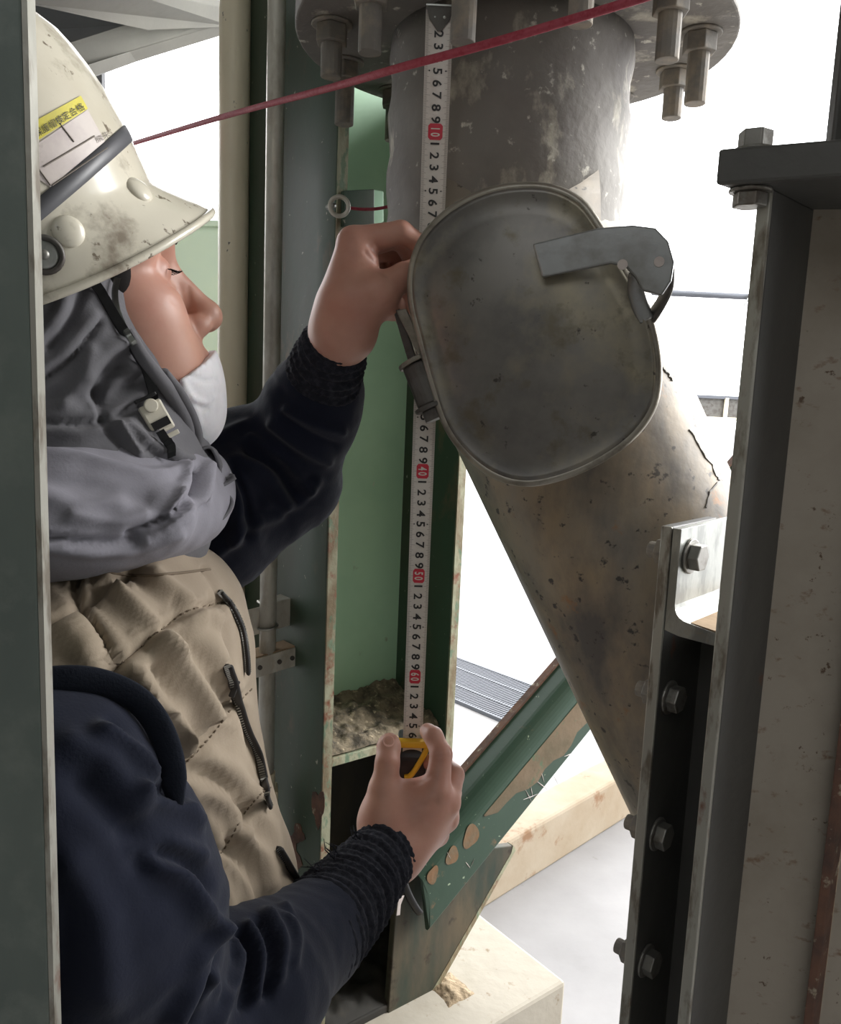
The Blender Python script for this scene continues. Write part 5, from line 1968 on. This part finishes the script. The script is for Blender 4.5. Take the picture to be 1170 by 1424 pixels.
# ------------------------------------------------------------------ tape measure
TY = .764
tt0, tt1 = PY(612, 14, TY), PY(574, 1029, TY)
tm = thing('tape_measure', 'yellow and black tape measure held in the lower hand, white blade pulled straight up', 'tape measure', tt1)
tdir = nz(tt0 - tt1)
Ltape = np.linalg.norm(tt0 - tt1)
zz0 = PY(609, 47, TY)             # the figure 2
zz1 = PY(574, 1023, TY)           # the figure 66
s2, s66 = (zz0 - tt1) @ tdir, (zz1 - tt1) @ tdir
cm = (s2 - s66) / 64.0


def half_w(s):
    return .0094 + .0024 * (max(s, 0) / Ltape) ** 1.3


tface0 = nz(np.array([0.02, -1, 0]))
tside = nz(np.cross(tdir, tface0))
if tside[0] < 0:
    tside = -tside
tface = nz(np.cross(tside, tdir))
if tface[1] > 0:
    tface = -tface


def tp(s, a, off=0.0):
    """s metres up from the case, a in -1..1 across"""
    w_ = half_w(s)
    return tt1 + tdir * s + tside * (a * w_) + tface * (off + .0018 * (a * a - .6))


rings = []
for s in np.linspace(-.012, Ltape, 60):
    top_ = [tp(s, a) for a in np.linspace(-1, 1, 9)]
    bot = [tp(s, a, -.0004) for a in np.linspace(1, -1, 9)]
    rings.append(top_ + bot)
V, Q = loft(rings)
blade = MB().add(V, [tuple(q) for q in Q]).build('tape_blade', MT['tape'], tm, smooth=False)
ink, red_, white_ = MB(), MB(), MB()
glyph = {}
for ch_ in '0123456789':
    glyph[ch_] = text_mesh(ch_, 1.0, .022)


def put_text(mb, s_txt, sc, hh, asp, off):
    """figures turned a quarter: their tops point to the right, they read downwards"""
    n_ = len(s_txt)
    for i, ch_ in enumerate(s_txt):
        V_, F_ = glyph[ch_]
        lo, hi = V_.min(0), V_.max(0)
        c = (lo + hi) / 2
        sca = hh / .72
        out = []
        for v in V_:
            gx = (v[0] - c[0]) * sca * asp + (i - (n_ - 1) / 2) * hh * .62
            gy = (v[1] - c[1]) * sca
            s = sc - gx
            out.append(tp(s, gy / half_w(s), off))
        mb.add(out, F_)


for k in range(1, 67):
    s = s66 + (66 - k) * cm
    if k % 10 == 0:
        hw = half_w(s)
        red_.add([tp(s + .0068, -.40, .0003), tp(s + .0068, .40, .0003), tp(s - .0068, .40, .0003), tp(s - .0068, -.40, .0003),
                  tp(s + .0048, -.56, .0003), tp(s + .0048, .56, .0003), tp(s - .0048, .56, .0003), tp(s - .0048, -.56, .0003)],
                 [(0, 1, 2, 3), (4, 0, 3, 7), (1, 5, 6, 2)])
        put_text(white_, str(k), s, .0078, .62, .0006)
    else:
        put_text(ink, str(k % 10), s, .0078, 1.1, .0005)
        if k % 10 == 5:
            for a in (-.62, .62):
                c = s
                w_ = .0006
                ink.add([tp(c - w_, a - .05, .0005), tp(c + w_, a - .05, .0005), tp(c + w_, a + .05, .0005), tp(c - w_, a + .05, .0005)], [(0, 1, 2, 3)])
tick = MB()
for mm_ in range(0, 665):
    s = s66 + 66 * cm - mm_ * cm / 10
    if s < -.01 or s > Ltape - .002:
        continue
    L = .46 if mm_ % 10 == 0 else (.34 if mm_ % 5 == 0 else .2)
    for sg in (-1, 1):
        tick.add([tp(s - .00012, sg * .97, .0003), tp(s + .00012, sg * .97, .0003), tp(s + .00012, sg * (.97 - L), .0003), tp(s - .00012, sg * (.97 - L), .0003)], [(0, 1, 2, 3)])
for mb, nm, m_ in ((ink, 'figures', 'tape_ink'), (red_, 'ten_marks', 'tape_red'), (white_, 'ten_figures', 'tape'), (tick, 'millimetre_ticks', 'ink_grey')):
    o = mb.build(nm, MT[m_], blade)
    o['kind'] = 'stuff'
# end hook
hk0 = tp(Ltape, 0)
MB().prism([tp(Ltape + .002, -1.0, .002), tp(Ltape + .002, 1.0, .002), tp(Ltape - .008, .75, .001), tp(Ltape - .017, .12, .001), tp(Ltape - .017, -.12, .001), tp(Ltape - .008, -.75, .001)], tface * .0008).build('hook', MT['dark_steel'], tm, bevel=.0002)
MB().box(tp(Ltape + .002, 0, .000), (tside, tface, tdir), (half_w(Ltape), .006, .0006)).build('hook_lip', MT['galv'], tm)
for a in (-.35, .35):
    MB().dome(tp(Ltape - .006, a, .002), tface, .0022, .0012, 12, 4).build('hook_rivet', MT['galv'], tm, smooth=True)
# case: black body with yellow ribs, in the fist below the blade
cc = tt1 - tdir * .036 + tface * .002
cs2 = MB()
prof2 = []
for t in np.linspace(0, 2 * math.pi, 40, endpoint=False):
    e = .55
    x = math.copysign(abs(math.cos(t)) ** e, math.cos(t)) * .029
    z = math.copysign(abs(math.sin(t)) ** e, math.sin(t)) * .030
    prof2.append((x, z))
back_ = -tface
ctr_ = cc + back_ * .026
poly = [ctr_ + back_ * x + tdir * z - tside * .014 for x, z in prof2]
cs2.prism(poly, tside * .028)
case = cs2.build('case', MT['black_plastic'], tm, bevel=.003, smooth=False)
MB().box(tt1 + tface * .005 - tdir * .001, (tside, tface, tdir), (.0185, .005, .0034)).build('case_mouth', MT['yellow_plastic'], case, bevel=.0014)
r_ = [tt1 + tside * .0155 + tface * .006 - tdir * .002, tt1 + tside * .009 + tface * .007 - tdir * .017, tt1 - tside * .000 + tface * .006 - tdir * .033, tt1 - tside * .006 + tface * .005 - tdir * .036]
MB().tube(spline(r_, 14), .0034, 10, flat=(.8, 1.15)).build('case_rib', MT['yellow_plastic'], case, smooth=True)
r_ = [tt1 - tside * .016 + tface * .006 + tdir * .006, tt1 - tside * .0185 + tface * .006 - tdir * .001, tt1 - tside * .0185 + tface * .005 - tdir * .010]
MB().tube(spline(r_, 10), .0028, 10).build('case_rib', MT['yellow_plastic'], case, smooth=True)
r_ = [tt1 + tside * .016 + tface * .006 + tdir * .0, tt1 + tside * .0205 + tface * .006 - tdir * .004, tt1 + tside * .0205 + tface * .005 - tdir * .012]
MB().tube(spline(r_, 10), .0026, 10).build('case_rib', MT['yellow_plastic'], case, smooth=True)
